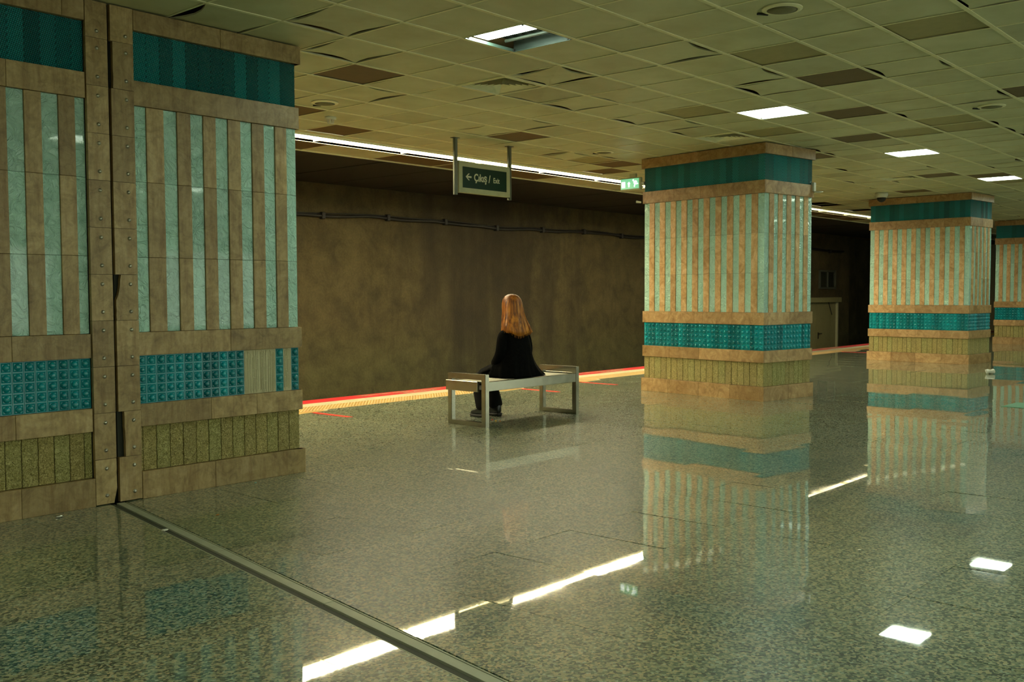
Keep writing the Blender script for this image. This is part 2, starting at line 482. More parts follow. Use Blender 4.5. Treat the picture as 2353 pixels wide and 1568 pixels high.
# ------------------------------------------------------------------ ceiling
bm = bmesh.new(); add_box(bm, X0 - .3, X1 + .3, Y0 - .3, 15.6, ZC + .105, ZC + .3)
ceil = link('ceiling', bm_mesh('ceiling', bm), M_VOID); tag(ceil, kind='structure')
GX, DX, GY, DY = 5.475, .5945, 6.5455, .6185
def cellrect(i, j):
    return GX + DX * i, GX + DX * (i + 1), GY - DY * (j + 2), GY - DY * (j + 1)
DARK = {(0, -2), (1, -5), (3, -6), (6, -4), (5, 3), (8, 5), (8, 2), (11, 1), (19, 0), (13, -1), (20, 1), (23, -2), (29, -6), (26, -6), (11, -5), (12, -6), (-2, -3)}
MED = {(6, 0), (9, 0), (3, 3), (3, 5), (10, 3), (11, 3), (11, 2), (22, 1), (10, -5)}
LAMPS = [(0, 1), (7, 1), (14, 1), (21, 1)]
VENTS = [(2, -1), (9, -1), (19, -1)]
SPK = [(1, 4), (1, -4), (9, 4), (9, -4), (26, -4)]
LAMPS_OFF = [(i, j) for j in (8, 15) for i in (-14, -7, 0, 7, 14, 21, 28, 35)] + [(28, 1), (35, 1), (-14, 1)]  # unseen lit lamps carrying on the rows, added as light sources
HOLES = set(LAMPS) | set(VENTS) | set(LAMPS_OFF)
JMIN, JMAX = -6, 23
IMIN, IMAX = -19, 64
def tile_outline(arcs, seg=6, w=DX - .004, h=DY - .004):
    # arcs: inset depth of each edge's middle (S, E, N, W); a buckled tile pulls away from its runner
    pts = []
    c = [(-w/2, -h/2), (w/2, -h/2), (w/2, h/2), (-w/2, h/2)]
    nrm = [(0, 1), (-1, 0), (0, -1), (1, 0)]
    for e in range(4):
        a, b = c[e], c[(e + 1) % 4]; s, sh = arcs[e]
        for k in range(seg):
            t = k / seg; d = s * (math.sin(PI * t ** sh)) if s else 0
            pts.append((a[0] + (b[0] - a[0]) * t + nrm[e][0] * d, a[1] + (b[1] - a[1]) * t + nrm[e][1] * d))
    return pts
flat = ((0, 1),) * 4
variants = [tile_outline(flat)]
rv_ = random.Random(5)
for _ in range(11):
    arcs = []
    for e in range(4):
        arcs.append((rv_.choice((0, 0, .04, .075, .11)) * rv_.uniform(.6, 1), rv_.choice((.5, 1, 1.8))))
    variants.append(tile_outline(arcs))
def tile_geo(pts, z=0.0, bow=0.0):
    n = len(pts)
    v = [(p[0], p[1], z) for p in pts] + [(0, 0, z - bow)] + [(p[0], p[1], z + .012) for p in pts]
    f = [((i + 1) % n, i, n) for i in range(n)] + [(i, (i + 1) % n, n + 1 + (i + 1) % n, n + 1 + i) for i in range(n)]
    return v, f
vm = []
for k, pts in enumerate(variants):
    v, f = tile_geo(pts, 0, 0 if k == 0 else .006)
    me = pydata('ceiling_tile', v, f); me.materials.append(M_TILE); vm.append(me)
me_med = pydata('tile_med', *tile_geo(variants[0])); me_med.materials.append(M_TILE_MED)
me_dark = pydata('tile_dark', *tile_geo(variants[0])); me_dark.materials.append(M_TILE_DARK)
cells = []
for j in range(JMIN, JMAX):
    for i in range(IMIN, IMAX):
        if (i, j) in HOLES: continue
        xa, xb, ya, yb = cellrect(i, j); cx, cy = (xa + xb) / 2, (ya + yb) / 2
        if cx > X1 or cx < X0 or cy < Y0: continue
        q = proj(cx, cy, ZC); vis = seen(cx, cy, ZC, 120)
        hid = cy > 6.45 and cx < 4.6
        cells.append((0 if vis and not hid else 1, q[2] if q else 99, i, j, cx, cy))
cells.sort()
tv, tf = [], []
for k, (vis, d, i, j, cx, cy) in enumerate(cells):
    r = random.random()
    var = 0 if r < .62 or (i, j) in SPK else random.randrange(1, len(variants))
    if cy < 5 and cx < 8 and r < .85: var = 0
    if k < 292 and vis == 0:
        if (i, j) in DARK: link('ceiling_tile', me_dark, None, ceil, (cx, cy, ZC + .006))
        elif (i, j) in MED: link('ceiling_tile', me_med, None, ceil, (cx, cy, ZC + .008))
        else: link('ceiling_tile', vm[var], None, ceil, (cx, cy, ZC + random.uniform(0, .004)))
    else:
        if (i, j) in DARK or (vis == 0 and random.random() < .02): continue
        v, f = tile_geo(variants[var]); o = len(tv)
        tv += [(a + cx, b + cy, c + ZC + .002) for a, b, c in v]; tf += [tuple(a + o for a in q) for q in f]
# narrow rows on both sides of the strip light
SY0, SY1 = 9.86, 10.24
nar_dark = {4, 5, 6, 7, 11, 12, 13, 14, 17, 18}
for i in range(IMIN, IMAX):
    xa = GX + DX * i
    if xa < X0 or xa > X1 - .6: continue
    v = [(xa + .003, 9.642, 0), (xa + DX - .003, 9.642, 0), (xa + DX - .003, 9.785, 0), (xa + .003, 9.785, 0)]
    o = len(tv); tv += [(a, b, ZC + .002) for a, b, c in v]; tf += [(o + 3, o + 2, o + 1, o)]
x = 3.4
k = 0
while x < 40:
    dk = k % 11 in (0, 1, 2, 3, 5, 6, 7)
    bm = bmesh.new(); add_box(bm, -.595, .595, -.335, .335, 0, .012)
    key = 'nd' if dk else 'nl'
    if key not in _cache:
        me = bm_mesh('edge_tile', bm); me.materials.append(M_TILE_DARK if dk else M_TILE); _cache[key] = me
    else: bm.free()
    link('edge_tile', _cache[key], None, ceil, (x + .6, 10.61, ZC + .004))
    bmr = None
    x += 1.2; k += 1
far = link('ceiling_tiling', pydata('ceiling_tiling', tv, tf), M_TILE, ceil); far['kind'] = 'stuff'
# runners: broad ones along the platform, thin cross ones
for j in range(JMIN - 1, JMAX):
    y = GY - DY * (j + 1)
    if y < Y0: continue
    piece('main_runner', ceil, M_RUNNER, X0, X1, y - .016, y + .016, ZC - .004, ZC + .001, 0)
for i in range(IMIN, IMAX + 1):
    x = GX + DX * i
    if x < X0 or x > X1: continue
    piece('cross_runner', ceil, M_RUNNER, x - .009, x + .009, Y0, 9.79, ZC - .003, ZC + .0005, 0)
piece('edge_runner', ceil, M_RUNNER, X0, X1, 9.785, 9.80, ZC - .02, ZC + .02, 0)
piece('edge_runner', ceil, M_BLACK, X0, X1, 9.802, 9.83, ZC + .012, ZC + .03, 0)
piece('edge_runner', ceil, M_RUNNER, X0, X1, 9.832, 9.858, ZC - .012, ZC + .02, 0)
piece('edge_runner', ceil, M_RUNNER, X0, X1, 10.24, 10.27, ZC - .012, ZC + .02, 0)
piece('edge_runner', ceil, M_RUNNER, X0, X1, 10.95, 10.975, ZC - .012, ZC + .02, 0)
x = 3.4
while x < 40:
    piece('cross_runner', ceil, M_RUNNER, x - .01, x + .01, 10.27, 10.95, ZC - .004, ZC + .002, 0); x += 1.2
# dark metal panels over the tracks
x = -4.6
while x < X1 - 1:
    piece('track_panel', ceil, M_DARKPANEL, x + .012, x + 1.188, 10.98, WY - .0, ZC + random.uniform(.0, .008), ZC + .03, .002); x += 1.2

piece('track_backing', ceil, M_BLACK, X0, X1 - .2, 10.98, WY, ZC + .032, ZC + .04, 0)
# strip light
strip = empty('strip_light', (10, 10.05, ZC)); tag(strip, 'continuous warm fluorescent strip set in the ceiling along the platform edge', 'light')
x = -4.0
while x < 28.5:
    L = 1.47
    bm = bmesh.new(); add_box(bm, x, x + L, SY0, SY1, ZC + .035, ZC + .04)
    o = link('diffuser', bm_mesh('diffuser', bm), M_STRIPLIGHT if x < 19 or x > 27 else M_STRIPDIM); o.parent = strip; o.matrix_parent_inverse = Matrix.Translation((-10, -10.05, -ZC))
    bm = bmesh.new(); nb = 12
    for a in range(nb):
        xx = x + (a + .5) * L / nb; add_box(bm, xx - .035, xx + .035, SY0 + .02, SY0 + .09, ZC + .012, ZC + .026)
    o = link('tube', bm_mesh('tube', bm), M_STRIPTUBE if x < 19 or x > 27 else M_STRIPDIM); o.parent = strip; o.matrix_parent_inverse = Matrix.Translation((-10, -10.05, -ZC))
    bm = bmesh.new(); add_box(bm, x - .015, x + .0, SY0, SY1, ZC - .004, ZC + .04)
    o = link('divider', bm_mesh('divider', bm), M_RUNNER); o.parent = strip; o.matrix_parent_inverse = Matrix.Translation((-10, -10.05, -ZC))
    x += 1.485
bm = bmesh.new(); add_box(bm, -4.2, 30.2, SY0 - .006, SY1 + .006, ZC + .052, ZC + .075)
o = link('housing', bm_mesh('housing', bm), M_GREY); o.parent = strip; o.matrix_parent_inverse = Matrix.Translation((-10, -10.05, -ZC))
for nm, ya, yb in (('reflector', SY0 - .004, SY0), ('reflector', SY1, SY1 + .004)):
    bm = bmesh.new(); add_box(bm, X0, X1, ya, yb, ZC - .01, ZC + .05)
    o = link(nm, bm_mesh(nm, bm), M_RUNNER); o.parent = strip; o.matrix_parent_inverse = Matrix.Translation((-10, -10.05, -ZC))

# panel lights
def frame_bm(w, h, t, z0, z1):
    bm = bmesh.new()
    add_box(bm, -w/2, w/2, -h/2, -h/2 + t, z0, z1); add_box(bm, -w/2, w/2, h/2 - t, h/2, z0, z1)
    add_box(bm, -w/2, -w/2 + t, -h/2 + t, h/2 - t, z0, z1); add_box(bm, w/2 - t, w/2, -h/2 + t, h/2 - t, z0, z1)
    return bm
fr_me = bm_mesh('lamp_frame', frame_bm(.585, .60, .018, -.006, .05)); fr_me.materials.append(M_WHITE)
bm = bmesh.new(); add_box(bm, -.275, .275, -.282, .282, .012, .02); df_me = bm_mesh('lamp_diffuser', bm); df_me.materials.append(M_PANELLIGHT)
bm = bmesh.new(); add_box(bm, -.285, .285, -.295, .295, .045, .08); hs_me = bm_mesh('lamp_housing', bm); hs_me.materials.append(M_GREY)
bm = bmesh.new()
for sx_, sy_ in ((-1, -1), (1, -1), (1, 1), (-1, 1)): add_box(bm, sx_ * .262 - .006, sx_ * .262 + .006, sy_ * .27 - .006, sy_ * .27 + .006, -.004, .012)
ck_me = bm_mesh('lamp_clip', bm); ck_me.materials.append(M_BLACKPL)
def panel_light(i, j, label, group=None):
    xa, xb, ya, yb = cellrect(i, j)
    t = empty('ceiling_light', ((xa + xb) / 2, (ya + yb) / 2, ZC)); tag(t, label, 'ceiling light', group)
    link('frame', fr_me, None, t); link('diffuser', df_me, None, t); link('housing', hs_me, None, t); link('clip', ck_me, None, t)
    return t
panel_light(7, 1, 'bright white square ceiling light above the tiled pillar beside the track', 'square ceiling lights')
panel_light(14, 1, 'bright white square ceiling light between the two tiled pillars, smaller in view', 'square ceiling lights')
panel_light(21, 1, 'farthest square ceiling light, beside a dark brown ceiling opening', 'square ceiling lights')
for q in LAMPS_OFF: panel_light(q[0], q[1], 'square ceiling light added further along the hall, outside the view', 'square ceiling lights out of view')
# the near lamp with one tube lit behind clear prismatic cover
xa, xb, ya, yb = cellrect(0, 1)
t = empty('ceiling_light', ((xa + xb) / 2, (ya + yb) / 2, ZC)); tag(t, 'nearest square ceiling light with only one of its tubes lit', 'ceiling light', 'square ceiling lights')
fr2 = bm_mesh('lamp_frame', frame_bm(.585, .60, .010, -.004, .02)); link('frame', fr2, plain('teal_grey_frame', lin('#54685f'), .4), t); link('clip', ck_me, None, t)
bm = bmesh.new(); add_box(bm, -.28, .28, -.29, .29, .095, .10)
for s in (-1, 1): add_box(bm, s * .281 - .002, s * .281 + .002, -.29, .29, 0, .1)
link('housing', bm_mesh('housing', bm), plain('lamp_reflector', lin('#3e4a44'), .35, .3), t)
bm = bmesh.new(); add_box(bm, -.255, -.03, -.285, .285, .03, .05); 
link('tube', bm_mesh('lit_tube', bm), M_TUBE, t)
bm = bmesh.new(); cyl(bm, (.16, -.27, .055), (.16, .27, .055), .013)
link('tube', bm_mesh('dead_tube', bm), M_DEADTUBE, t)['label'] = 'unlit grey tube'
for a in range(7):
    yy = -.26 + a * .0867
    piece('louvre', t, M_STEEL, .05, .27, yy - .002, yy + .002, .07, .09, 0)

# vents
def vent_mesh():
    bm = bmesh.new(); w = .27
    for k in range(6):
        a, z = w - k * .042, .002 - .0 * k
        # slanted blade ring
        o, i_ = a, a - .024
        zo, zi = .0, .022
        O = [bm.verts.new((sx * o, sy * o, zo)) for sx, sy in ((-1, -1), (1, -1), (1, 1), (-1, 1))]
        I = [bm.verts.new((sx * i_, sy * i_, zi)) for sx, sy in ((-1, -1), (1, -1), (1, 1), (-1, 1))]
        for q in range(4): bm.faces.new((O[q], O[(q+1) % 4], I[(q+1) % 4], I[q]))
    me = bm_mesh('vent_blades', bm); me.materials.append(M_RUNNER); return me
vb = vent_mesh()
vf = bm_mesh('vent_frame', frame_bm(.59, .61, .03, -.008, .006)); vf.materials.append(M_RUNNER)
bm = bmesh.new(); add_box(bm, -.28, .28, -.29, .29, .08, .09)
for s in (-1, 1): add_box(bm, s * .285 - .004, s * .285 + .004, -.295, .295, .006, .09); add_box(bm, -.285, .285, s * .293 - .004, s * .293 + .004, .006, .09)
vk = bm_mesh('vent_box', bm); vk.materials.append(M_BLACK)
for (i, j), lb in zip(VENTS, ('square air vent near the hanging exit sign, nearest of the vents', 'square air vent above the corner of the tiled pillar beside the bench', 'distant square air vent beside a dark ceiling tile, farthest of the vents')):
    xa, xb, ya, yb = cellrect(i, j)
    t = empty('air_vent', ((xa + xb) / 2, (ya + yb) / 2, ZC)); tag(t, lb, 'air vent', 'ceiling air vents')
    link('frame', vf, None, t); link('blade', vb, None, t); link('duct', vk, None, t)
# speakers
bm = bmesh.new(); lathe(bm, [(.135, 0), (.135, -.008), (.115, -.014), (.103, -.014), (.103, -.004), (.02, -.003)], 32); sr = bm_mesh('speaker_rim', bm); sr.materials.append(M_RUNNER)
bm = bmesh.new(); lathe(bm, [(.101, -.012), (.06, -.02), (.01, -.022)], 28); sg = bm_mesh('speaker_grille', bm, True); sg.materials.append(M_SPEAKER)
bm = bmesh.new(); add_box(bm, -.11, -.03, .135, .150, -.012, .0); sl = bm_mesh('speaker_slot', bm); sl.materials.append(M_BLACKPL)
spk_lb = ('round ceiling speaker at the top edge, nearest and largest', 'round ceiling speaker near the left pillar above the track strip', 'round ceiling speaker at the right of the ceiling', 'small round ceiling speaker left of the tiled pillar beside the bench', 'tiny distant ceiling speaker near the dark tiles over the platform')
for (i, j), lb in zip(SPK, spk_lb):
    xa, xb, ya, yb = cellrect(i, j)
    t = empty('ceiling_speaker', ((xa + xb) / 2, (ya + yb) / 2, ZC - .001), rz=-.6); tag(t, lb, 'speaker', 'round ceiling speakers')
    link('rim', sr, None, t); link('grille', sg, None, t); link('slot', sl, None, t)
# smoke detector
t = empty('smoke_detector', (6.92, 8.70, ZC)); tag(t, 'white smoke detector on the ceiling above the strip light', 'smoke detector')
bm = bmesh.new(); lathe(bm, [(.062, 0), (.062, -.028), (.045, -.034)], 24); link('base', bm_mesh('sd_base', bm, True), M_WHITE, t)
bm = bmesh.new()
for a in range(8):
    an = a * PI / 4; cyl(bm, (.036 * math.cos(an), .036 * math.sin(an), -.034), (.030 * math.cos(an), .030 * math.sin(an), -.07), .006, .005, 6)
lathe(bm, [(.033, -.066), (.03, -.078), (.01, -.08)], 20); link('sensor_head', bm_mesh('sd_head', bm), M_WHITE, t)
# dome camera by the far pillar
t = empty('dome_camera', (19.35, 7.44, ZC)); tag(t, 'white dome camera under the ceiling at the far pillar', 'camera')
bm = bmesh.new(); lathe(bm, [(.12, 0), (.12, -.05), (.10, -.09)], 24); link('housing', bm_mesh('dc_h', bm, True), M_WHITE, t)
bm = bmesh.new(); lathe(bm, [(.085, -.09), (.075, -.14), (.04, -.17), (.005, -.18)], 24); link('dome', bm_mesh('dc_d', bm, True), M_BLACKPL, t)

# ------------------------------------------------------------------ tiled pillars
LV = dict(plinth=(0.0, .188), rough=(.19, .498), low=(.50, .655), bump=(.657, .988), mid=(.99, 1.149),
          s1=(1.151, 1.663), s2=(1.665, 2.177), s3=(2.179, 2.689), up=(2.691, 2.857), diam=(2.859, 3.189), cap=(3.191, 3.325))
def bump_mesh(w, h=.331):
    key = ('bump', round(w, 3))
    if key in _cache: return _cache[key]
    bm = bmesh.new(); add_box(bm, -w/2, w/2, 0, .012, -h/2, h/2)
    n = 5; p = h / n
    for k in range(n):
        cz = -h/2 + (k + .5) * p; a, b = w * .42, p * .43
        # raised square step
        v0 = [bm.verts.new((sx * a, 0, cz + sz * b)) for sx, sz in ((-1, -1), (1, -1), (1, 1), (-1, 1))]
        v1 = [bm.verts.new((sx * a * .88, -.005, cz + sz * b * .88)) for sx, sz in ((-1, -1), (1, -1), (1, 1), (-1, 1))]
        v2 = [bm.verts.new((sx * a * .74, -.001, cz + sz * b * .74)) for sx, sz in ((-1, -1), (1, -1), (1, 1), (-1, 1))]
        for A, B in ((v0, v1), (v1, v2)):
            for q in range(4): bm.faces.new((A[q], A[(q+1) % 4], B[(q+1) % 4], B[q]))
        bm.faces.new(v2)
        R = min(a, b) * .78
        prev = None
        for ri, (rr, yy) in enumerate(((1, 0), (.92, -.38), (.7, -.72), (.38, -.93))):
            ring = [bm.verts.new((R * rr * math.cos(2 * PI * s / 12), -.001 + R * .9 * yy, cz + R * rr * math.sin(2 * PI * s / 12))) for s in range(12)]
            if prev:
                for s in range(12):
                    f = bm.faces.new((prev[s], prev[(s+1) % 12], ring[(s+1) % 12], ring[s])); f.smooth = True
            prev = ring
        f = bm.faces.new(prev); f.smooth = True
    me = bpy.data.meshes.new('bump_tile'); bmesh.ops.recalc_face_normals(bm, faces=bm.faces); bm.to_mesh(me); bm.free()
    me.materials.append(M_TEAL); _cache[key] = me
    return me
class Pillar:
    """Empty at the near corner; 'S' face looks along -Y (u = +X), 'W' face looks along -X (u = +Y)."""
    def __init__(s, label, loc, rz, W, L, group='tiled pillars'):
        s.t = empty('tiled_pillar', loc, rz); tag(s.t, label, 'pillar', group, 'thing'); s.W, s.L = W, L
        piece('core', s.t, M_JOINT_DARK, .02, W - .02, .02, L - .02, 0, ZC + .02, 0)
    def put(s, face, name, mat, u0, u1, z0, z1, out, thick, bev=.0018, jit=0.0):
        out = out + random.uniform(0, jit)
        if face == 'S': return piece(name, s.t, mat, u0, u1, -out, -out + thick, z0, z1, bev)
        return piece(name, s.t, mat, -out, -out + thick, u0, u1, z0, z1, bev)
    def bump(s, face, u0, u1, z0, z1):
        me = bump_mesh(u1 - u0 - .0015); zc = (z0 + z1) / 2; uc = (u0 + u1) / 2
        if face == 'S': return link('bump_tile', me, None, s.t, (uc, -.002, zc))
        return link('bump_tile', me, None, s.t, (-.002, uc, zc), (0, 0, -PI / 2))
    def slabs(s, face, lev, cuts, out, thick, mat=M_STONE, name='stone_slab'):
        z0, z1 = LV[lev]
        for a, b in zip(cuts, cuts[1:]): s.put(face, name, mat, a + .0008, b - .0008, z0, z1, out, thick)
    def rear(s, faces='EN'):
        # the two faces turned away from the platform view, joined
        W, L = s.W, s.L; bm = bmesh.new()
        mats = [M_STONE, M_ROUGH, M_TEAL, M_STRIPE, M_GLASS, M_DIAM]
        spec = [('plinth', 0, .033, .5, None), ('rough', 1, 0, .1, None), ('low', 0, .02, .5, None), ('bump', 2, .0, .0716, None), ('mid', 0, .02, .5, None),
                ('s1', 3, .006, .1, 4), ('s2', 3, .006, .1, 4), ('s3', 3, .006, .1, 4), ('up', 0, .02, .5, None), ('diam', 5, 0, .1, None), ('cap', 0, .033, .5, None)]
        for lev, mi, out, step, alt in spec:
            z0, z1 = LV[lev]
            for face, ln in [q for q in (('E', L), ('N', W)) if q[0] in faces]:
                n = max(1, round(ln / step))
                if alt and n % 2 == 0: n += 1
                for k in range(n):
                    a, b = ln * k / n, ln * (k + 1) / n
                    m_ = mi; o_ = out
                    if alt and k % 2 == 0: m_, o_ = alt, 0.0
                    if k == 0: a -= out if not alt else 0
                    if k == n - 1: b += out if not alt else 0
                    if face == 'E': add_box(bm, W - .03, W + o_, a + .001, b - .001, z0, z1, m_)
                    else: add_box(bm, a + .001, b - .001, L - .03, L + o_, z0, z1, m_)
        me = bm_mesh('rear_cladding', bm)
        for m_ in mats: me.materials.append(m_)
        o = link('rear_cladding', me, None, s.t); o['kind'] = 'stuff'

def even(n, a, b, jit=0.0):
    c = [a + (b - a) * k / n for k in range(n + 1)]
    for k in range(1, n): c[k] += random.uniform(-jit, jit)
    return c
def full_pillar(label, loc, rz, W, L, seed, wide_rough=False):
    random.seed(seed); p = Pillar(label, loc, rz, W, L)
    for face, ln in (('W', L), ('S', W)):
        big = max(2, round(ln / .52))
        def cuts(out, off=0):
            c = even(big, 0, ln, .05); c[0] = -out if face == 'W' else 0.0; c[-1] = ln + out if face == 'S' else ln + out; return c
        p.slabs(face, 'plinth', cuts(.033), .033, .05); p.slabs(face, 'low', cuts(.02), .02, .04)
        p.slabs(face, 'mid', cuts(.02), .02, .04); p.slabs(face, 'up', cuts(.02), .02, .04); p.slabs(face, 'cap', cuts(.033), .033, .05)
        n = round(ln / .0716)
        for a, b in zip(even(n, 0, ln), even(n, 0, ln)[1:]): p.bump(face, a, b, *LV['bump'])
        n = round(ln / .1)
        c = even(n, 0, ln, .012)
        for k, (a, b) in enumerate(zip(c, c[1:])):
            p.put(face, 'rough_block', M_ROUGH, a + .0028, b - .0028, *LV['rough'], 0.0, .03, .003, .004)
        c = even(n, 0, ln, .003)
        for a, b in zip(c, c[1:]): p.put(face, 'relief_tile', M_DIAM, a + .001, b - .001, *LV['diam'], 0.0, .02, .001, .002)
        if n % 2 == 0: n += 1
        c = even(n, 0, ln, .003)
        for lev in ('s1', 's2', 's3'):
            for k, (a, b) in enumerate(zip(c, c[1:])):
                z0, z1 = LV[lev]
                if k % 2 == 0: p.put(face, 'glass_strip', M_GLASS, a + .0008, b - .0008, z0, z1, 0.0, .02, .001)
                else: p.put(face, 'stone_strip', M_STRIPE, a + .0008, b - .0008, z0, z1, .008, .028, .0015, .003)
    p.rear()
    return p
R_ = math.radians
# ---- near pillars on the left (right half and left half of the joint)
def near_faces(p, org, right):
    """cladding of the near pillars' face towards the hall; coordinates along X in metres"""
    o = org
    zz = LV
    if right:
        a, b = 3.430, 4.762
        pl = {'plinth': (3.430, 3.999, 4.795), 'low': (a, 3.981, 4.371, 4.782), 'mid': (a, 4.152, 4.782), 'up': (a, 4.782), 'cap': (a, 4.10, 4.795)}
        bumps = [3.432, 3.489, 3.566, 3.638, 3.708, 3.779, 3.852, 3.923, 3.994, 4.063, 4.135, 4.206, 4.275, 4.345, 4.415, 4.486, 4.557, 4.629, 4.702, 4.772]
        bare = {12, 13, 14, 15, 17}
        rough = [3.432, 3.455, 3.557, 3.66, 3.762, 3.866, 3.968, 4.069, 4.168, 4.269, 4.37, 4.472, 4.572, 4.675, 4.772]
        st = [3.432, 3.524, 3.654, 3.755, 3.861, 3.962, 4.065, 4.165, 4.272, 4.37, 4.477, 4.576, 4.681, 4.772]; g0 = 0
        di = [3.432] + [3.536 + .1 * k for k in range(12)] + [4.772]
    else:
        a, b = 1.90, 3.095
        pl = {'plinth': (1.90, 2.62, 3.098), 'low': (a, 2.60, b), 'mid': (a, 2.59, b), 'up': (a, 2.60, b), 'cap': (a, 2.95, b)}
        bumps = [3.095 - .0716 * k for k in range(17)][::-1]; bare = set()
        rough = [3.095, 3.042, 2.945, 2.845, 2.742, 2.64, 2.54, 2.44, 2.34, 2.24, 2.14, 2.04, 1.90][::-1]
        st = [3.095, 3.03, 2.922, 2.815, 2.707, 2.601, 2.50, 2.40, 2.30, 2.20, 2.10, 2.0, 1.9][::-1]; g0 = 1
        di = [3.095, 3.018, 2.92, 2.82, 2.72, 2.62, 2.52, 2.42, 2.32, 2.22, 2.12, 2.02, 1.9][::-1]
    for lev, cu in pl.items():
        out = .033 if lev in ('plinth', 'cap') else .022
        cu = [c - o for c in cu]
        if right: cu[-1] = p.W + out
        z0, z1 = zz[lev]
        for u0, u1 in zip(cu, cu[1:]): p.put('S', 'stone_slab', M_STONE_DIRTY, u0 + .001, u1 - .001, z0, z1, out, out + .02)
    for k, (u0, u1) in enumerate(zip(bumps, bumps[1:])):
        if k in bare:
            bmq = bmesh.new(); w = u1 - u0
            add_box(bmq, 0, w, -.001, .01, zz['bump'][0], zz['bump'][1])
            rr = random.Random(k)
            xx = .004
            while xx < w - .008:
                ww = rr.uniform(.003, .009); z0 = zz['bump'][0] + rr.uniform(0, .03); z1 = zz['bump'][1] - rr.uniform(0, .03)
                while z0 < z1 - .03:
                    zb = min(z1, z0 + rr.uniform(.05, .2)); add_box(bmq, xx, xx + ww, -.004 - rr.uniform(0, .002), 0, z0, zb); z0 = zb + rr.uniform(.001, .01)
                xx += ww + rr.uniform(.002, .006)
            link('bare_adhesive', bm_mesh('bare_adhesive', bmq), M_ADH, p.t, (u0 - o, 0, 0))['label'] = 'cream adhesive where a tile is missing'
        else: p.bump('S', u0 - o, u1 - o, *zz['bump'])
    for u0, u1 in zip(rough, rough[1:]): p.put('S', 'rough_block', M_ROUGH, u0 - o + .002, u1 - o - .002, *zz['rough'], 0, .03, .003, .003)
    for u0, u1 in zip(di, di[1:]): p.put('S', 'relief_tile', M_DIAM, u0 - o + .001, u1 - o - .001, *zz['diam'], 0, .02, .001, .002)
    for lev in ('s1', 's2', 's3'):
        for k, (u0, u1) in enumerate(zip(st, st[1:])):
            if (k + g0) % 2 == 0: p.put('S', 'glass_strip', M_GLASS, u0 - o + .0008, u1 - o - .0008, *zz[lev], 0, .02, .001)
            else: p.put('S', 'stone_strip', M_STONE_DIRTY, u0 - o + .0008, u1 - o - .0008, *zz[lev], .009, .029, .0015, .003)
def bolt_mesh():
    bm = bmesh.new(); m = Matrix.Rotation(PI / 2, 4, 'X')
    lathe(bm, [(.013, 0), (.013, .002), (.0095, .0025), (.009, .006), (.006, .009), (.001, .010)], 14, mtx=m)
    me = bm_mesh('bolt', bm, True); me.materials.append(M_BOLT); return me
BOLT = bolt_mesh()
PZ = [.006, .309, .618, .927, 1.235, 1.543, 1.852, 2.163, 2.47, 2.78, 3.09, 3.328]
def cover_panels(p, org, ua, ub, bu, ragged, edge_left):
    for k, (z0, z1) in enumerate(zip(PZ, PZ[1:])):
        w = ub - ua
        pts = [(ua, z0 + .0012), (ub, z0 + .0012), (ub, z1 - .0012), (ua, z1 - .0012)]
        rr = random.Random(31 * k + int(edge_left))
        if k in ragged:
            # broken edge next to the joint
            n = 9; pts = []
            for q in range(n + 1):
                t = q / n; dpt = ragged[k](t) + rr.uniform(0, .004)
                pts.append(((ua + dpt) if edge_left else (ub - dpt), z0 + .0012 + (z1 - z0 - .0024) * t))
            if edge_left: poly = [(ub, z0 + .0012), (ub, z1 - .0012)] + pts[::-1]
            else: poly = [(ua, z1 - .0012), (ua, z0 + .0012)] + pts
            pts = poly
        n = len(pts); out = .03 + rr.uniform(0, .003); cx = (ua + ub) / 2; cz = (z0 + z1) / 2
        v = [(q[0] - cx, -.0, q[1] - cz) for q in pts] + [(q[0] - cx, .03, q[1] - cz) for q in pts]
        f = [tuple(range(n)), tuple(range(2 * n - 1, n - 1, -1))] + [(i, n + i, n + (i + 1) % n, (i + 1) % n) for i in range(n)]
        me = pydata('cover_panel', v, f); 
        bmm = bmesh.new(); bmm.from_mesh(me); bmesh.ops.recalc_face_normals(bmm, faces=bmm.faces); bmm.to_mesh(me); bmm.free()
        o = link('cover_panel', me, M_STONE_DIRTY, p.t, (cx - org, -out, cz))
        for fz in (.19, .79):
            if k == len(PZ) - 2 and fz > .5: continue
            link('bolt', BOLT, None, o, (bu - cx, -.0, z0 + (z1 - z0) * fz - cz))
YP = 6.438
random.seed(3)
pA = Pillar('wide tiled pillar right of the bolted joint, cream gaps in its teal tile row', (3.262, YP, 0), 0, 1.51, 2.05)
near_faces(pA, 3.262, True)
cover_panels(pA, 3.262, 3.268, 3.427, 3.373, {1: lambda t: .045 - .008 * t, 4: lambda t: .0 + .05 * max(0, t - .45) ** .5, 9: lambda t: .012}, True)
pA.rear()
pB = Pillar('tiled pillar cut by the left edge of the photo, left of the bolted joint', (1.90, YP, 0), 0, 1.352, 2.05)
near_faces(pB, 1.90, False)
cover_panels(pB, 1.90, 3.10, 3.247, 3.175, {0: lambda t: .02 * max(0, 1 - t * 3)}, False)
pB.rear('N')
full_pillar('tiled pillar with an exit lightbox on its side, right of the bench', (11.782, 6.035, 0), R_(-8.3), 1.065, 2.05, 11)
full_pillar('tiled pillar far right with a dome camera beside its cap', (20.33, 6.09, 0), R_(-5), 1.05, 2.02, 12)
full_pillar('farthest tiled pillar, cut off by the right edge of the photo', (28.87, 6.0, 0), R_(-4), 1.05, 2.02, 13)

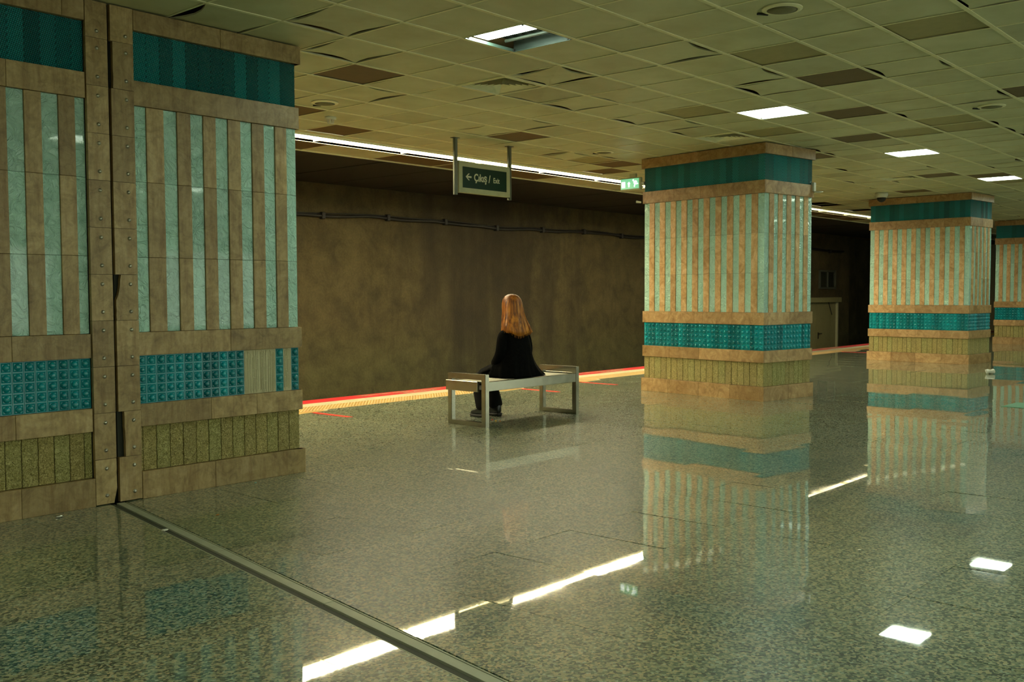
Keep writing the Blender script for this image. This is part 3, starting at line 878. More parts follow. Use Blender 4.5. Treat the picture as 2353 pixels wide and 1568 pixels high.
# ------------------------------------------------------------------ expansion joint in the floor
J = empty('expansion_joint', (jx(2.4), 2.4, 0)); tag(J, 'metal expansion joint strip crossing the granite floor to the left pillars', 'floor joint')
dirv = Vector((jx(6.4) - jx(2.4), 4.0, 0)).normalized(); ang = math.atan2(-dirv.x, dirv.y)
J.rotation_euler = (0, 0, ang)
def jbox(name, mat, u0, u1, z0, z1, ya=-9.0, yb=4.05, bev=.001):
    return piece(name, J, mat, u0, u1, ya, yb, z0, z1, bev)
jbox('joint_bed', M_BLACK, -.080, .052, -.03, -.012)
jbox('edge_rail', M_JOINT, -.077, -.071, -.02, .001)
jbox('filler_strip', M_JOINT_DARK, -.069, -.034, -.02, -.004)
yy = -9.0
lens = [1.5, 1.3, 1.6, 1.4, 1.55, 1.35, 1.5, 1.2, 1.3, .35]
for L_ in lens:
    jbox('cover_plate', M_JOINT, -.026, .026, -.02, .0015, yy + .002, min(4.05, yy + L_ - .002)); yy += L_
jbox('edge_rail', M_JOINT, .034, .042, -.02, .0)

# ------------------------------------------------------------------ wall cable on the track wall
def tube_curve(name, pts, r, mat, parent=None, res=3):
    c = bpy.data.curves.new(name, 'CURVE'); c.dimensions = '3D'; c.bevel_depth = r; c.bevel_resolution = res; c.use_fill_caps = True
    s = c.splines.new('NURBS'); s.points.add(len(pts) - 1); s.use_endpoint_u = True; s.order_u = 4
    for q, p in zip(s.points, pts): q.co = (*p, 1)
    c.materials.append(mat); o = bpy.data.objects.new(name, c); COL.objects.link(o)
    if parent: o.parent = parent
    return to_mesh(o)
cz = lambda x: 2.80 + .022 * math.sin(x * 1.1) + .012 * math.sin(x * 2.7 + 1)
C = empty('wall_cable', (0, 0, 0)); tag(C, 'black cable clipped in waves along the concrete track wall', 'cable')
tube_curve('cable_run', [(x_ * .5, WY - .05, cz(x_ * .5) - (.022 if (x_ % 3) else -.01)) for x_ in range(8, 67)], .026, M_BLACKPL, C)
tube_curve('cable_run', [(x_ * .5, WY - .03, cz(x_ * .5) + .03) for x_ in range(8, 67)], .012, M_BLACKPL, C)
bm = bmesh.new(); add_box(bm, -.035, .035, -.05, .05, -.06, .06); bmesh.ops.bevel(bm, geom=list(bm.edges), offset=.01, segments=1, affect='EDGES'); cm = bm_mesh('cable_clip', bm); cm.materials.append(M_BLACKPL)
for k in range(19):
    xx = 4.9 + k * 1.5; link('cable_clip', cm, None, C, (xx, WY - .045, cz(xx)))

# trackside door, small window, junction boxes at the far end
dd = empty('door_1', (31.9, WY, -1.05)); tag(dd, kind='structure')
piece('door_leaf', dd, M_DOOR, -2.2, -1.03, -.05, .0, 0, 2.13); piece('door_leaf', dd, M_DOOR, -1.02, .12, -.05, .0, 0, 2.13)
piece('door_leaf', dd, M_DOOR, .14, .5, -.045, .0, 0, 2.13)
piece('door_frame', dd, M_DOOR, -2.4, .72, -.16, .0, 2.14, 2.30); piece('door_frame', dd, M_SIGN_FRAME, .52, .60, -.10, .0, 0, 2.2)
bm = bmesh.new(); cyl(bm, (-.86, -.05, 1.12), (-.86, -.10, 1.12), .012); cyl(bm, (-.87, -.10, 1.12), (-.70, -.10, 1.12), .014); add_box(bm, -.90, -.84, -.06, -.05, .95, 1.16)
link('door_handle', bm_mesh('door_handle', bm), M_BLACKPL, dd)
bm = bmesh.new(); cyl(bm, (-.1, -.06, 2.13), (.1, -.09, 1.72), .012, seg=8); link('door_stay', bm_mesh('door_stay', bm), M_BLACKPL, dd)
ww = empty('window_1', (31.75, WY, 1.84)); tag(ww, kind='structure')
bm = frame_bm(1.25, .62, .06, 0, .06); me = bm_mesh('window_frame', bm); me.transform(Matrix.Rotation(PI / 2, 4, 'X')); link('window_frame', me, M_GREY, ww)
piece('pane', ww, plain('dark_pane', lin('#1d231c'), .15), -.57, .57, -.03, -.02, -.26, .26); piece('mullion', ww, M_GREY, -.02, .02, -.06, -.02, -.26, .26)
eb = empty('junction_box', (34.6, WY + 1.2, 1.3)); tag(eb, 'dark junction box with a pipe on the unlit wall beyond the trackside door', 'junction box')
piece('box_body', eb, M_JOINT_DARK, -.25, .35, -.22, 0, -.05, .75); piece('socket', eb, M_GREY, -.2, .1, -.14, 0, -.4, -.15)
bm = bmesh.new(); cyl(bm, (-.6, -.1, -2.3), (-.6, -.1, .9), .05); cyl(bm, (-.6, -.1, .9), (.1, -.1, .9), .05); link('pipe', bm_mesh('pipe', bm), M_BLACKPL, eb)

# ------------------------------------------------------------------ hanging exit sign
S = empty('hanging_sign', (9.37, 8.71, ZC)); tag(S, 'green hanging sign with a left arrow and exit lettering on two posts', 'sign')
for sx_, nm in ((-.51, 'left'), (.50, 'right')):
    bm = bmesh.new(); add_box(bm, sx_ - .028, sx_ + .028, -.02, .02, -.70, 0); bmesh.ops.bevel(bm, geom=[e for e in bm.edges if abs(e.verts[0].co.z - e.verts[1].co.z) > .5], offset=.008, segments=2, affect='EDGES')
    link('post', bm_mesh('post', bm), M_GREY, S)
    bm = bmesh.new(); add_box(bm, sx_ - .05, sx_ + .05, -.035, .035, -.006, 0); link('mounting_plate', bm_mesh('plate', bm), M_GREY, S)
bm = frame_bm(.95, .385, .062, -.03, .03); me = bm_mesh('sign_frame', bm); me.transform(Matrix.Translation((0, 0, -.475)) @ Matrix.Rotation(PI / 2, 4, 'X')); link('sign_frame', me, M_SIGN_FRAME, S)
piece('sign_face', S, M_SIGN_GREEN, -.414, .414, -.026, .026, -.606, -.344, .001)
TX = Matrix.Rotation(PI / 2, 4, 'X')
def tm(x, z, y=-.0275): return Matrix.Translation((x, y, z)) @ TX
text('lettering', 'Çıkış /', .13, M_SIGN_TEXT, S, tm(-.205, -.508), bold=.0036, sx=.87)
text('lettering', 'Exit', .092, M_SIGN_TEXT, S, tm(.155, -.505), bold=.0018, sx=.84)
def poly_obj(name, pts, mat, parent, y, thick=.001, loc=(0, 0, 0)):
    n = len(pts); v = [(a, y, b) for a, b in pts] + [(a, y + thick, b) for a, b in pts]
    f = [tuple(range(n)), tuple(range(2 * n - 1, n - 1, -1))] + [(i, n + i, n + (i + 1) % n, (i + 1) % n) for i in range(n)]
    bm = bmesh.new(); me = pydata(name, v, f); bm.from_mesh(me); bmesh.ops.triangulate(bm, faces=[q for q in bm.faces if len(q.verts) > 4]); bmesh.ops.recalc_face_normals(bm, faces=bm.faces); bm.to_mesh(me); bm.free()
    return link(name, me, mat, parent, loc)
ax_, az_ = -.355, -.466
poly_obj('arrow', [(ax_, az_), (ax_ + .05, az_ + .042), (ax_ + .074, az_ + .042), (ax_ + .035, az_ + .011), (ax_ + .105, az_ + .011), (ax_ + .105, az_ - .011), (ax_ + .035, az_ - .011), (ax_ + .074, az_ - .042), (ax_ + .05, az_ - .042)], M_SIGN_TEXT, S, -.0285)

# ------------------------------------------------------------------ exit lightbox on the pillar
E_ = empty('exit_lightbox', (12.06, 8.285, 2.985), R_(-90 - 3)); tag(E_, 'lit green emergency exit lightbox with a running figure on the pillar side', 'emergency light')
# local x runs to the pillar (right in view), -y faces the hall
piece('housing', E_, M_SIGN_FRAME, -.185, .185, -.028, .03, -.092, .092, .012)
piece('glow_panel', E_, M_EXITGREEN, -.168, .158, -.031, -.027, -.068, .078, .001)
piece('symbol', E_, M_EXITWHITE, -.15, -.088, -.033, -.031, -.045, .037, 0)['label'] = 'white lit doorway symbol'
poly_obj('symbol', [(-.03, -.04), (-.008, -.04), (-.008, .005), (.008, .005), (-.019, .036), (-.046, .005), (-.03, .005)], M_EXITWHITE, E_, -.033)['label'] = 'white lit upward arrow'
man = [(.060, .045), (.075, .040), (.100, .046), (.122, .036), (.126, .018), (.116, .014), (.110, .028), (.097, .030), (.102, .010), (.120, .004), (.140, .010), (.146, .000), (.122, -.012), (.100, -.008), (.092, -.018), (.088, -.044), (.070, -.044), (.074, -.012), (.084, .004), (.078, .018), (.070, .004), (.062, .008), (.068, .030)]
poly_obj('symbol', man, M_EXITWHITE, E_, -.033)['label'] = 'white lit running figure'
bm = bmesh.new(); lathe(bm, [(.013, 0), (.013, .002)], 14, at=(0, 0, 0), mtx=Matrix.Translation((.058, -.031, .052)) @ Matrix.Rotation(PI / 2, 4, 'X')); link('symbol', bm_mesh('man_head', bm), M_EXITWHITE, E_)
piece('bracket', E_, M_GREY, .185, .235, -.01, .02, -.03, .02)
piece('mount', E_, M_SIGN_FRAME, -.02, .09, -.02, .02, .10, .15)
# small fittings on the pillars
t = empty('wall_spotlight', (12.86, 5.86, 2.80), R_(-8)); tag(t, 'small grey bracket sensor on the right edge of the pillar beside the bench', 'sensor')
piece('bracket', t, M_WHITE, -.05, .0, -.03, .02, -.03, .09, .004)
bm = bmesh.new(); lathe(bm, [(.06, -.045), (.065, -.035), (.03, -.025)], 18, at=(.02, -.05, 0)); link('sensor_head', bm_mesh('sh', bm, True), M_WHITE, t)
t = empty('wall_sensor', (12.02, 8.12, 2.71)); tag(t, 'tiny white sensor sticking out of the pillar under the exit lightbox', 'sensor')
bm = bmesh.new(); cyl(bm, (0, -.03, 0), (-.01, .04, .012), .012, .018); link('sensor_body', bm_mesh('sb', bm), M_WHITE, t)

# ------------------------------------------------------------------ floor markings and litter
def floor_mark(name, label, cat, pts, mat, group=None, z=.003):
    cx = sum(p[0] for p in pts) / len(pts); cy = sum(p[1] for p in pts) / len(pts); n = len(pts)
    v = [(p[0] - cx, p[1] - cy, z) for p in pts] + [(p[0] - cx, p[1] - cy, 0) for p in pts]
    f = [tuple(range(n))] + [(n + i, n + (i + 1) % n, (i + 1) % n, i) for i in range(n)]
    bm = bmesh.new(); me = pydata(name, v, f); bm.from_mesh(me); bmesh.ops.recalc_face_normals(bm, faces=bm.faces); bm.to_mesh(me); bm.free()
    o = link(name, me, mat, None, (cx, cy, .0015)); tag(o, label, cat, group); return o
M_REDTAPE = plain('red_tape', lin('#e02a1c'), .45)
for x_, lb in ((7.29, 'red tape line on the floor beside the left pillar'), (11.10, 'red tape line on the floor seen under the bench'), (12.53, 'red tape line on the floor between the bench and the pillar'),
               (22.9, 'red tape line near the yellow strip in the gap between the two far pillars'), (24.4, 'farthest red tape line beside the far pillar')):
    floor_mark('tape_line', lb, 'floor marking', [(x_ - .027, 8.90), (x_ + .027, 8.86), (x_ + .027, 9.70), (x_ - .027, 9.70)], M_REDTAPE, 'red floor tape lines')
for x_, lb in ((7.2, 'yellow floor arrow with cream border beside the left pillar'), (10.85, 'yellow floor arrow with cream border seen under the bench'), (12.75, 'yellow floor arrow right of the bench'), (23.4, 'yellow floor arrow between the two far pillars')):
    pts = [(x_ - .32, 9.69), (x_ + .42, 9.69), (x_ + .30, 9.56), (x_ - .20, 9.50)]
    b = floor_mark('floor_arrow', lb, 'floor marking', pts, M_CREAM, 'yellow floor arrows')
    n = 4; v = [(q[0] * .84 + x_ * .16 - b.location.x, q[1] * .84 + 9.61 * .16 - b.location.y, .0042) for q in pts]
    link('fill', pydata('fill', v, [(3, 2, 1, 0)] if False else [(0, 1, 2, 3)]), M_YELLOW, b)
floor_mark('floor_sticker', 'green floor sticker on the granite at the right edge', 'floor sticker', [(13.08, 3.52), (13.70, 3.50), (13.70, 3.0), (13.08, 3.0)], M_GREENMAT)
# crumpled tissue
def crumple(name, label, cat, loc, size, mat, seed, group=None, waist=0):
    rr = random.Random(seed); bm = bmesh.new(); bmesh.ops.create_icosphere(bm, subdivisions=2, radius=1)
    for v in bm.verts:
        k = 1 + rr.uniform(-.28, .28); x_ = v.co.x
        w = 1 - waist * (1 - min(1, abs(x_) * 1.3))
        v.co = Vector((v.co.x * k * size[0], v.co.y * k * w * size[1], v.co.z * k * w * size[2]))
    mz = min(v.co.z for v in bm.verts)
    for v in bm.verts: v.co.z -= mz
    o = link(name, bm_mesh(name, bm), mat, None, loc); tag(o, label, cat, group); return o
o = crumple('crumpled_tissue', 'white twisted paper tissue lying on the floor before the far pillars', 'litter', (18.2, 5.09, .001), (.085, .05, .055), M_PAPER, 4, waist=.55); o.rotation_euler[2] = -.85
crumple('paper_scrap', 'white paper scrap in the expansion joint', 'litter', (3.04, 5.43, .0), (.02, .012, .006), M_PAPER, 5)
crumple('foil_scrap', 'shiny scrap on the floor by the base of the left pillar', 'litter', (2.79, 6.27, .001), (.022, .012, .006), M_BOLT, 6)
crumple('paper_scrap', 'pale blue scrap at the foot of the pillar right of the joint', 'litter', (4.265, 6.30, .001), (.01, .008, .004), plain('blue_scrap', lin('#7fb0ae'), .6), 7)
crumple('wrapper_scrap', 'tiny orange scrap on the floor right of the expansion joint', 'litter', (3.478, 5.559, .001), (.012, .006, .003), plain('orange_scrap', lin('#c87a2c'), .6), 8)
crumple('candy', 'red crumb on the floor under the bench', 'litter', (8.135, 7.446, .001), (.009, .009, .006), plain('red_crumb', lin('#a82a18'), .6), 9)
crumple('candy', 'yellow crumb on the floor under the bench', 'litter', (8.076, 7.34, .001), (.012, .010, .006), plain('yellow_crumb', lin('#d8b028'), .6), 10)
crumple('candy', 'orange crumb on the floor under the bench', 'litter', (8.09, 7.29, .001), (.011, .010, .006), plain('orange_crumb', lin('#b06a20'), .6), 11)
crumple('paper_scrap', 'white scrap on the open floor right of centre', 'litter', (5.284, 2.124, .001), (.012, .008, .002), M_PAPER, 12)

# ------------------------------------------------------------------ bench
B = empty('metal_bench', (7.62, 7.07, 0), R_(-.3)); tag(B, 'brushed steel bench with loop legs and slatted seat on the platform', 'bench')
BL, BD, BH, TT = 1.60, .56, .557, .060
def loop(x0):
    # end frame: closed rectangular loop of square tube with mitred corners
    bm = bmesh.new(); c = .004
    ya, yb, za, zb = 0, BD, 0, BH
    O = [(ya, za), (yb, za), (yb, zb), (ya, zb)]; I = [(ya + TT, za + TT * .8), (yb - TT, za + TT * .8), (yb - TT, zb - TT), (ya + TT, zb - TT)]
    V = []
    for x_ in (x0, x0 + TT):
        V.append([bm.verts.new((x_, p[0], p[1])) for p in O]); V.append([bm.verts.new((x_, p[0], p[1])) for p in I])
    for q in range(4):
        r = (q + 1) % 4
        bm.faces.new((V[0][q], V[0][r], V[1][r], V[1][q])); bm.faces.new((V[2][q], V[3][q], V[3][r], V[2][r]))
        bm.faces.new((V[0][q], V[2][q], V[2][r], V[0][r])); bm.faces.new((V[1][q], V[1][r], V[3][r], V[3][q]))
    bmesh.ops.recalc_face_normals(bm, faces=bm.faces)
    bmesh.ops.bevel(bm, geom=[e for e in bm.edges if len(e.link_faces) == 2 and e.calc_face_angle(0) > .5], offset=.004, segments=2, affect='EDGES')
    return bm
for nm, x0 in (('leg_frame', 0), ('leg_frame', BL - TT)): link(nm, bm_mesh(nm, loop(x0)), M_STEEL, B)
piece('seat_rail', B, M_STEEL, TT, BL - TT, .004, .05, .378, .478, .003)
piece('seat_rail', B, M_STEEL, TT, BL - TT, BD - .05, BD - .004, .378, .478, .003)
piece('end_box', B, M_STEEL, -.035, .0, .085, BD - .004, .372, .482, .004)
piece('end_box', B, M_STEEL, BL, BL + .035, .085, BD - .004, .372, .482, .004)
ns = 48
sm = box_mesh(.012, BD - .10, .02, M_SLAT, .002)
for k in range(ns):
    link('seat_slat', sm, None, B, (TT + .012 + (BL - 2 * TT - .024) * (k + .5) / ns, BD / 2, .462))
piece('seat_tray', B, M_JOINT_DARK, TT, BL - TT, .05, BD - .05, .385, .39, .001)

# ------------------------------------------------------------------ person on the bench
PX, PY = 8.385, 7.36
P = empty('person', (PX, PY, 0)); tag(P, 'person with long ginger hair, black coat and boots sitting on the bench, seen from behind', 'person')
M_SKIN = plain('skin', lin('#b98a68'), .55)
M_COAT = NT('black_wool'); _v = M_COAT.pos(1); M_COAT.set(Roughness=.95); M_COAT.b.inputs['Specular IOR Level'].default_value = .05
M_COAT.base(M_COAT.ramp(M_COAT.noise(_v, 40, 3), [(.3, (.0022, .0022, .002, 1)), (.7, (.0045, .0046, .0042, 1))])); M_COAT.bump(M_COAT.noise(_v, 22, 3), .4, .01); M_COAT = M_COAT.m
M_TROUS = plain('black_trousers', (.006, .0062, .0058, 1), .9, spec=.15)
M_BOOT = plain('black_leather', (.012, .014, .012, 1), .35)
mh = NT('ginger_hair'); vh = mh.n('TexCoord').outputs['Object']
sc_ = mh.n('VectorMath', operation='MULTIPLY'); mh.l(vh, sc_.inputs[0]); sc_.inputs[1].default_value = (20, 20, 1.2)
nh = mh.noise(sc_.outputs[0], 2.0, 3, .6)
zz0 = mh.n('SeparateXYZ'); mh.l(vh, zz0.inputs[0])
roots = mh.ramp(mh.math('MULTIPLY', mh.math('SUBTRACT', 1.39, zz0.outputs[2]), 2.6), [(0, (.50, .42, .32, 1)), (.45, (.85, .80, .72, 1)), (1, (1, 1, 1, 1))])
mh.base(mh.mix(1.0, mh.ramp(nh, [(.32, lin('#5a300a')), (.5, lin('#a96618')), (.68, lin('#dc9232'))]), roots, 'MULTIPLY')); mh.set(Roughness=.45); mh.b.inputs['Specular IOR Level'].default_value = .45
mh.bump(nh, .2, .004); M_HAIR = mh.m
def skinned(name, verts, edges, radii, mat, parent, sub=2, root=0):
    me = bpy.data.meshes.new(name); me.from_pydata(verts, edges, []); o = bpy.data.objects.new(name, me); COL.objects.link(o)
    if parent: o.parent = parent
    sk = o.modifiers.new('skin', 'SKIN'); sk.use_smooth_shade = True
    for k, r in enumerate(radii):
        sv = me.skin_vertices[0].data[k]; sv.radius = r if isinstance(r, tuple) else (r, r); sv.use_root = (k == root)
    if sub: ss = o.modifiers.new('sub', 'SUBSURF'); ss.levels = sub; ss.render_levels = sub
    me.materials.append(mat); return o
bv = [(0, 0, .55), (0, -.01, .70), (0, -.03, .88), (0, -.02, 1.0), (0, 0, 1.08), (0, .015, 1.15),      # pelvis..neck 0-5
      (-.09, .05, .54), (-.12, .38, .47), (-.12, .38, .28), (-.12, .36, .09),                          # left leg 6-9
      (.09, .05, .54), (.09, .38, .47), (.08, .38, .28), (.08, .36, .09),                              # right leg 10-13
      (-.16, -.02, .98), (-.23, .0, .74), (-.13, .14, .61), (-.08, .19, .60),                          # left arm 14-17
      (.16, -.02, .98), (.23, .0, .74), (.13, .14, .61), (.08, .19, .60)]
be = [(0, 1), (1, 2), (2, 3), (3, 4), (4, 5), (0, 6), (6, 7), (7, 8), (8, 9), (0, 10), (10, 11), (11, 12), (12, 13), (3, 14), (14, 15), (15, 16), (16, 17), (3, 18), (18, 19), (19, 20), (20, 21)]
br = [(.12, .10), (.11, .09), (.12, .09), (.10, .07), .05, .045, .07, .05, .05, .04, .07, .05, .05, .04, .05, .04, .032, .026, .055, .045, .032, .026]
# fingers: five short chains on each hand
for s in (-1, 1):
    wrist = 17 if s < 0 else 21; w = Vector(bv[wrist]); palm = w + Vector((-s * .02, .06, -.012)); bv.append(tuple(palm)); br.append((.034, .014)); be.append((wrist, len(bv) - 1)); pi_ = len(bv) - 1
    for q in range(4):
        bx = palm + Vector((s * (.026 - q * .017), .022, .0)); L_ = (.030, .034, .032, .025)[q]
        i0 = len(bv); bv += [tuple(bx), tuple(bx + Vector((0, L_, -.012))), tuple(bx + Vector((0, L_ * 1.5, -.034)))]
        br += [.0085, .008, .007]; be += [(pi_, i0), (i0, i0 + 1), (i0 + 1, i0 + 2)]
    th = w + Vector((-s * .03, .03, .012)); i0 = len(bv); bv += [tuple(th), tuple(th + Vector((-s * .022, .035, -.006)))]; br += [.010, .0085]; be += [(pi_, i0), (i0, i0 + 1)]
body = skinned('body', bv, be, br, M_SKIN, P, 1, 0)
# head with a face (turned towards the track)
bm = bmesh.new(); bmesh.ops.create_uvsphere(bm, u_segments=32, v_segments=24, radius=1)
HC = Vector((-.005, .02, 1.262))
for v in bm.verts:
    x_, y_, z_ = v.co
    wx = .074 - .014 * max(0, -z_) ; fy = .094 - .012 * max(0, -z_)
    p = Vector((x_ * wx, y_ * fy, z_ * .112))
    if y_ > .2:
        if z_ < -.25: p.x *= 1 - .25 * (-z_ - .25)
        nose = math.exp(-(x_ / .16) ** 2 - ((z_ + .18) / .22) ** 2); p.y += .020 * nose
        brow = math.exp(-((z_ - .12) / .10) ** 2); p.y += .004 * brow
        for ex in (-.42, .42): p.y -= .012 * math.exp(-((x_ - ex) / .18) ** 2 - ((z_ - .0) / .12) ** 2)
        lips = math.exp(-(x_ / .26) ** 2 - ((z_ + .50) / .06) ** 2); p.y += .006 * lips
        chin = math.exp(-(x_ / .3) ** 2 - ((z_ + .85) / .18) ** 2); p.y += .010 * chin
    v.co = p + HC
headme = bm_mesh('head', bm, True); hd = link('head', headme, M_SKIN, P)
for s in (-1, 1):
    bm = bmesh.new(); bmesh.ops.create_uvsphere(bm, u_segments=12, v_segments=8, radius=.0115); link('eye', bm_mesh('eye', bm, True), M_WHITE, hd, (HC.x + s * .030, HC.y + .076, HC.z))
    bm = bmesh.new(); bmesh.ops.create_uvsphere(bm, u_segments=12, v_segments=8, radius=1)
    for v in bm.verts: v.co = Vector((v.co.x * .009, v.co.y * .018, v.co.z * .030))
    link('ear', bm_mesh('ear', bm, True), M_SKIN, hd, (HC.x + s * .072, HC.y - .005, HC.z - .01))
# coat: lofted folded shell resting on the seat
def coat_mesh():
    rings = [ # z, cx, cy, rx, ry
        (.474, .02, .00, .27, .20), (.482, .02, .0, .275, .205), (.52, .01, .0, .265, .195), (.60, .0, -.01, .245, .180), (.70, .0, -.02, .225, .165), (.80, .0, -.03, .21, .15),
        (.88, .0, -.035, .195, .130), (.945, .0, -.03, .190, .115), (.99, .0, -.02, .165, .098), (1.02, .0, -.01, .125, .08), (1.05, .0, .0, .085, .068), (1.09, 0, .005, .062, .06), (1.13, 0, .01, .056, .056), (1.12, 0, .01, .050, .050)]
    n = 64; v = []; f = []
    for z, cx, cy, rx, ry in rings:
        low = max(0, min(1, (.80 - z) / .32))
        for i in range(n):
            t = 2 * PI * i / n; fold = 1 + low * .05 * math.sin(t * 9 + z * 5) + low * .03 * math.sin(t * 17 + 1.3) + .012 * math.sin(t * 5 + z * 22)
            lobe = 1 + .62 * low ** 1.8 * math.exp(-((math.atan2(math.sin(t + .36), math.cos(t + .36))) / .34) ** 2) + .30 * low ** 2 * math.exp(-((math.atan2(math.sin(t - 2.1), math.cos(t - 2.1))) / .5) ** 2)
            ca, sa = math.cos(t), math.sin(t); e = .85
            x_ = cx + rx * fold * lobe * math.copysign(abs(ca) ** e, ca); y_ = cy + ry * fold * lobe * math.copysign(abs(sa) ** e, sa)
            v.append((x_, y_, z))
    for r in range(len(rings) - 1):
        for i in range(n): f.append((r * n + i, r * n + (i + 1) % n, (r + 1) * n + (i + 1) % n, (r + 1) * n + i))
    f.append(tuple(range(n - 1, -1, -1)))
    return pydata('coat', v, f, True)
coat = link('coat', coat_mesh(), M_COAT, P)
sb_ = coat.modifiers.new('sub', 'SUBSURF'); sb_.levels = 1; sb_.render_levels = 1
for s in (-1, 1):
    sl_ = skinned('sleeve', [(s * .13, -.02, .985), (s * .185, -.02, .94), (s * .215, -.03, .84), (s * .235, -.03, .735), (s * .21, .03, .675), (s * .165, .10, .635), (s * .12, .155, .62)],
            [(k, k + 1) for k in range(6)], [.055, .068, .066, .064, .066, .062, .058], M_COAT, P, 2)
collar = bmesh.new(); lathe(collar, [(.060, 1.06), (.075, 1.075), (.066, 1.115), (.056, 1.12), (.054, 1.07)], 28, at=(0, .0, 0)); link('collar', bm_mesh('collar', collar, True), M_COAT, P)
# lap of the coat and trousers
for s, kx in ((-1, -.135), (1, .085)):
    hx = s * .085
    skinned('trouser_leg', [(hx, .0, .56), (hx * 1.1, .18, .54), (kx, .38, .475), (kx, .41, .40), (kx * 1.0, .385, .28), (kx, .345, .17), (kx, .325, .075)],
            [(k, k + 1) for k in range(6)], [.085, .078, .066, .068, .078, .084, .088], M_TROUS, P, 2)
bm = bmesh.new()
n = 24
lapv = []
for r, (yy_, zt, wl, wr) in enumerate(((.06, .645, -.22, .22), (.16, .635, -.22, .20), (.26, .605, -.22, .18), (.36, .565, -.215, .16), (.44, .51, -.20, .15), (.46, .44, -.19, .14))):
    for i in range(n + 1):
        t = i / n; x_ = wl + (wr - wl) * t; z_ = zt - .085 * (abs(2 * t - 1)) ** 3 + .008 * math.sin(t * 21 + r)
        lapv.append(bm.verts.new((x_, yy_ + .006 * math.sin(t * 17), z_)))
for r in range(5):
    for i in range(n): bm.faces.new((lapv[r * (n + 1) + i], lapv[r * (n + 1) + i + 1], lapv[(r + 1) * (n + 1) + i + 1], lapv[(r + 1) * (n + 1) + i]))
lap = link('coat_lap', bm_mesh('coat_lap', bm, True), M_COAT, P); so = lap.modifiers.new('solid', 'SOLIDIFY'); so.thickness = .012
# boots
def boot(bx, by, rz):
    t = empty('boot', (bx, by, 0), rz, P)
    def loft(name, secs, mat):
        v = []; f = []; n_ = 20
        for y_, w_, z0, z1 in secs:
            for i in range(n_):
                a = 2 * PI * i / n_; ca, sa = math.cos(a), math.sin(a)
                v.append((w_ * math.copysign(abs(ca) ** .7, ca), y_, (z0 + z1) / 2 + (z1 - z0) / 2 * math.copysign(abs(sa) ** .7, sa)))
        for r in range(len(secs) - 1):
            for i in range(n_): f.append((r * n_ + i, r * n_ + (i + 1) % n_, (r + 1) * n_ + (i + 1) % n_, (r + 1) * n_ + i))
        f.append(tuple(range(n_))); f.append(tuple(range(len(v) - 1, len(v) - 1 - n_, -1)))
        bm = bmesh.new(); me = pydata(name, v, f, True); bm.from_mesh(me); bmesh.ops.recalc_face_normals(bm, faces=bm.faces); bm.to_mesh(me); bm.free()
        return link(name, me, mat, t)
    loft('sole', [(-.075, .026, 0, .04), (-.06, .040, 0, .045), (.0, .040, 0, .038), (.08, .048, 0, .034), (.15, .050, 0, .034), (.195, .036, .002, .034), (.21, .014, .006, .03)], M_BLACKPL)
    loft('upper', [(-.068, .02, .035, .14), (-.055, .035, .032, .155), (0, .038, .03, .15), (.05, .040, .03, .115), (.10, .042, .03, .085), (.15, .042, .03, .075), (.185, .032, .03, .062), (.2, .012, .03, .045)], M_BOOT)
    bm = bmesh.new()
    for q in range(4): cyl(bm, (-.02, .045 + q * .022, .125 - q * .014), (.02, .045 + q * .022, .125 - q * .014), .003, seg=6)
    link('laces', bm_mesh('laces', bm), M_BLACKPL, t)
boot(-.125, .34, R_(-6)); boot(.085, .335, R_(-4))
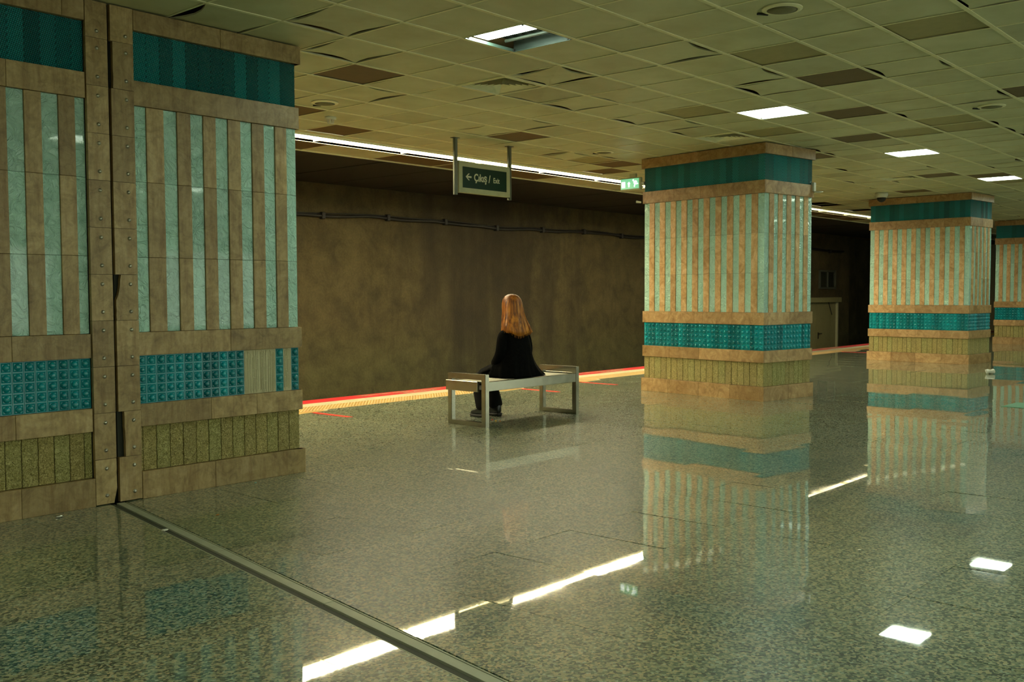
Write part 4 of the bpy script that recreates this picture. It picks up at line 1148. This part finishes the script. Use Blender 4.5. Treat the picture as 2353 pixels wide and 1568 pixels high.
# hair
def head_surf(t, ph):  # ph: 0 top .. pi
    return
def hair_shell():
    n = 72; rows = []
    prof = [ # z, cx, cy, rx, ry
        (1.390, -.004, .010, .006, .008), (1.386, -.004, .008, .035, .042), (1.370, -.004, .006, .062, .074), (1.340, -.004, .004, .084, .098), (1.300, -.004, .0, .096, .108), (1.255, -.003, -.004, .102, .112),
        (1.20, -.002, -.010, .108, .112), (1.15, -.001, -.018, .122, .114), (1.10, .0, -.030, .142, .118), (1.05, .0, -.044, .164, .122), (1.0, .002, -.054, .182, .122), (.975, .006, -.060, .188, .122)]
    v = []; f = []
    for z, cx, cy, rx, ry in prof:
        for i in range(n + 1):
            # open at the face (+Y): angle sweeps around the back
            a = PI * .5 + .55 + (2 * PI - 1.1) * i / n
            rg = 1 + .02 * math.sin(i * 2.9 + z * 3) + .012 * math.sin(i * 6.1)
            zz_ = z
            if z < 1.0: zz_ = z - .04 * math.exp(-((a - 4.25) / .55) ** 2) + .03 * math.exp(-((a - 3.2) / .5) ** 2)
            v.append((cx + rx * rg * math.cos(a), cy + ry * rg * math.sin(a), zz_))
    for r in range(len(prof) - 1):
        for i in range(n): f.append((r * (n + 1) + i, r * (n + 1) + i + 1, (r + 1) * (n + 1) + i + 1, (r + 1) * (n + 1) + i))
    me = pydata('hair', v, f, True); return me, prof
me, prof = hair_shell()
hair = link('hair', me, M_HAIR, P); so = hair.modifiers.new('solid', 'SOLIDIFY'); so.thickness = .012; so.offset = -1
c = bpy.data.curves.new('hair_strands', 'CURVE'); c.dimensions = '3D'; c.bevel_depth = .0022; c.bevel_resolution = 0; c.materials.append(M_HAIR)
rr = random.Random(2)
for k in range(620):
    a0 = PI * .5 + .5 + (2 * PI - 1.0) * rr.random()
    s = c.splines.new('POLY'); pts = []
    off = rr.uniform(.0, .006); drift = rr.uniform(-.04, .04); stray = rr.uniform(.0, .02) if rr.random() < .12 else 0
    last = prof[-1]
    ends = .962 - .038 * math.exp(-((a0 - 4.25) / .55) ** 2) + .03 * math.exp(-((a0 - 3.2) / .5) ** 2) + rr.uniform(-.02, .025)
    for z, cx, cy, rx, ry in prof[1:]:
        q = (1.386 - z) / .42; a = a0 + drift * q
        pts.append((cx + (rx + off + stray * q) * math.cos(a), cy + (ry + off + stray * q) * math.sin(a), z))
    a = a0 + drift; pts.append((last[1] + (last[3] + off * .3) * math.cos(a) * .97, last[2] + (last[4] + off * .3) * math.sin(a) * .97, ends))
    s.points.add(len(pts) - 1)
    for q, p in zip(s.points, pts): q.co = (*p, 1)
    for m_, q in enumerate(s.points): q.radius = 1.0 if m_ < len(pts) - 3 else (.8, .6, .25)[m_ - len(pts) + 3]
hs = bpy.data.objects.new('hair_strands', c); COL.objects.link(hs); hs.parent = hair; hs = to_mesh(hs); hs['kind'] = 'stuff'
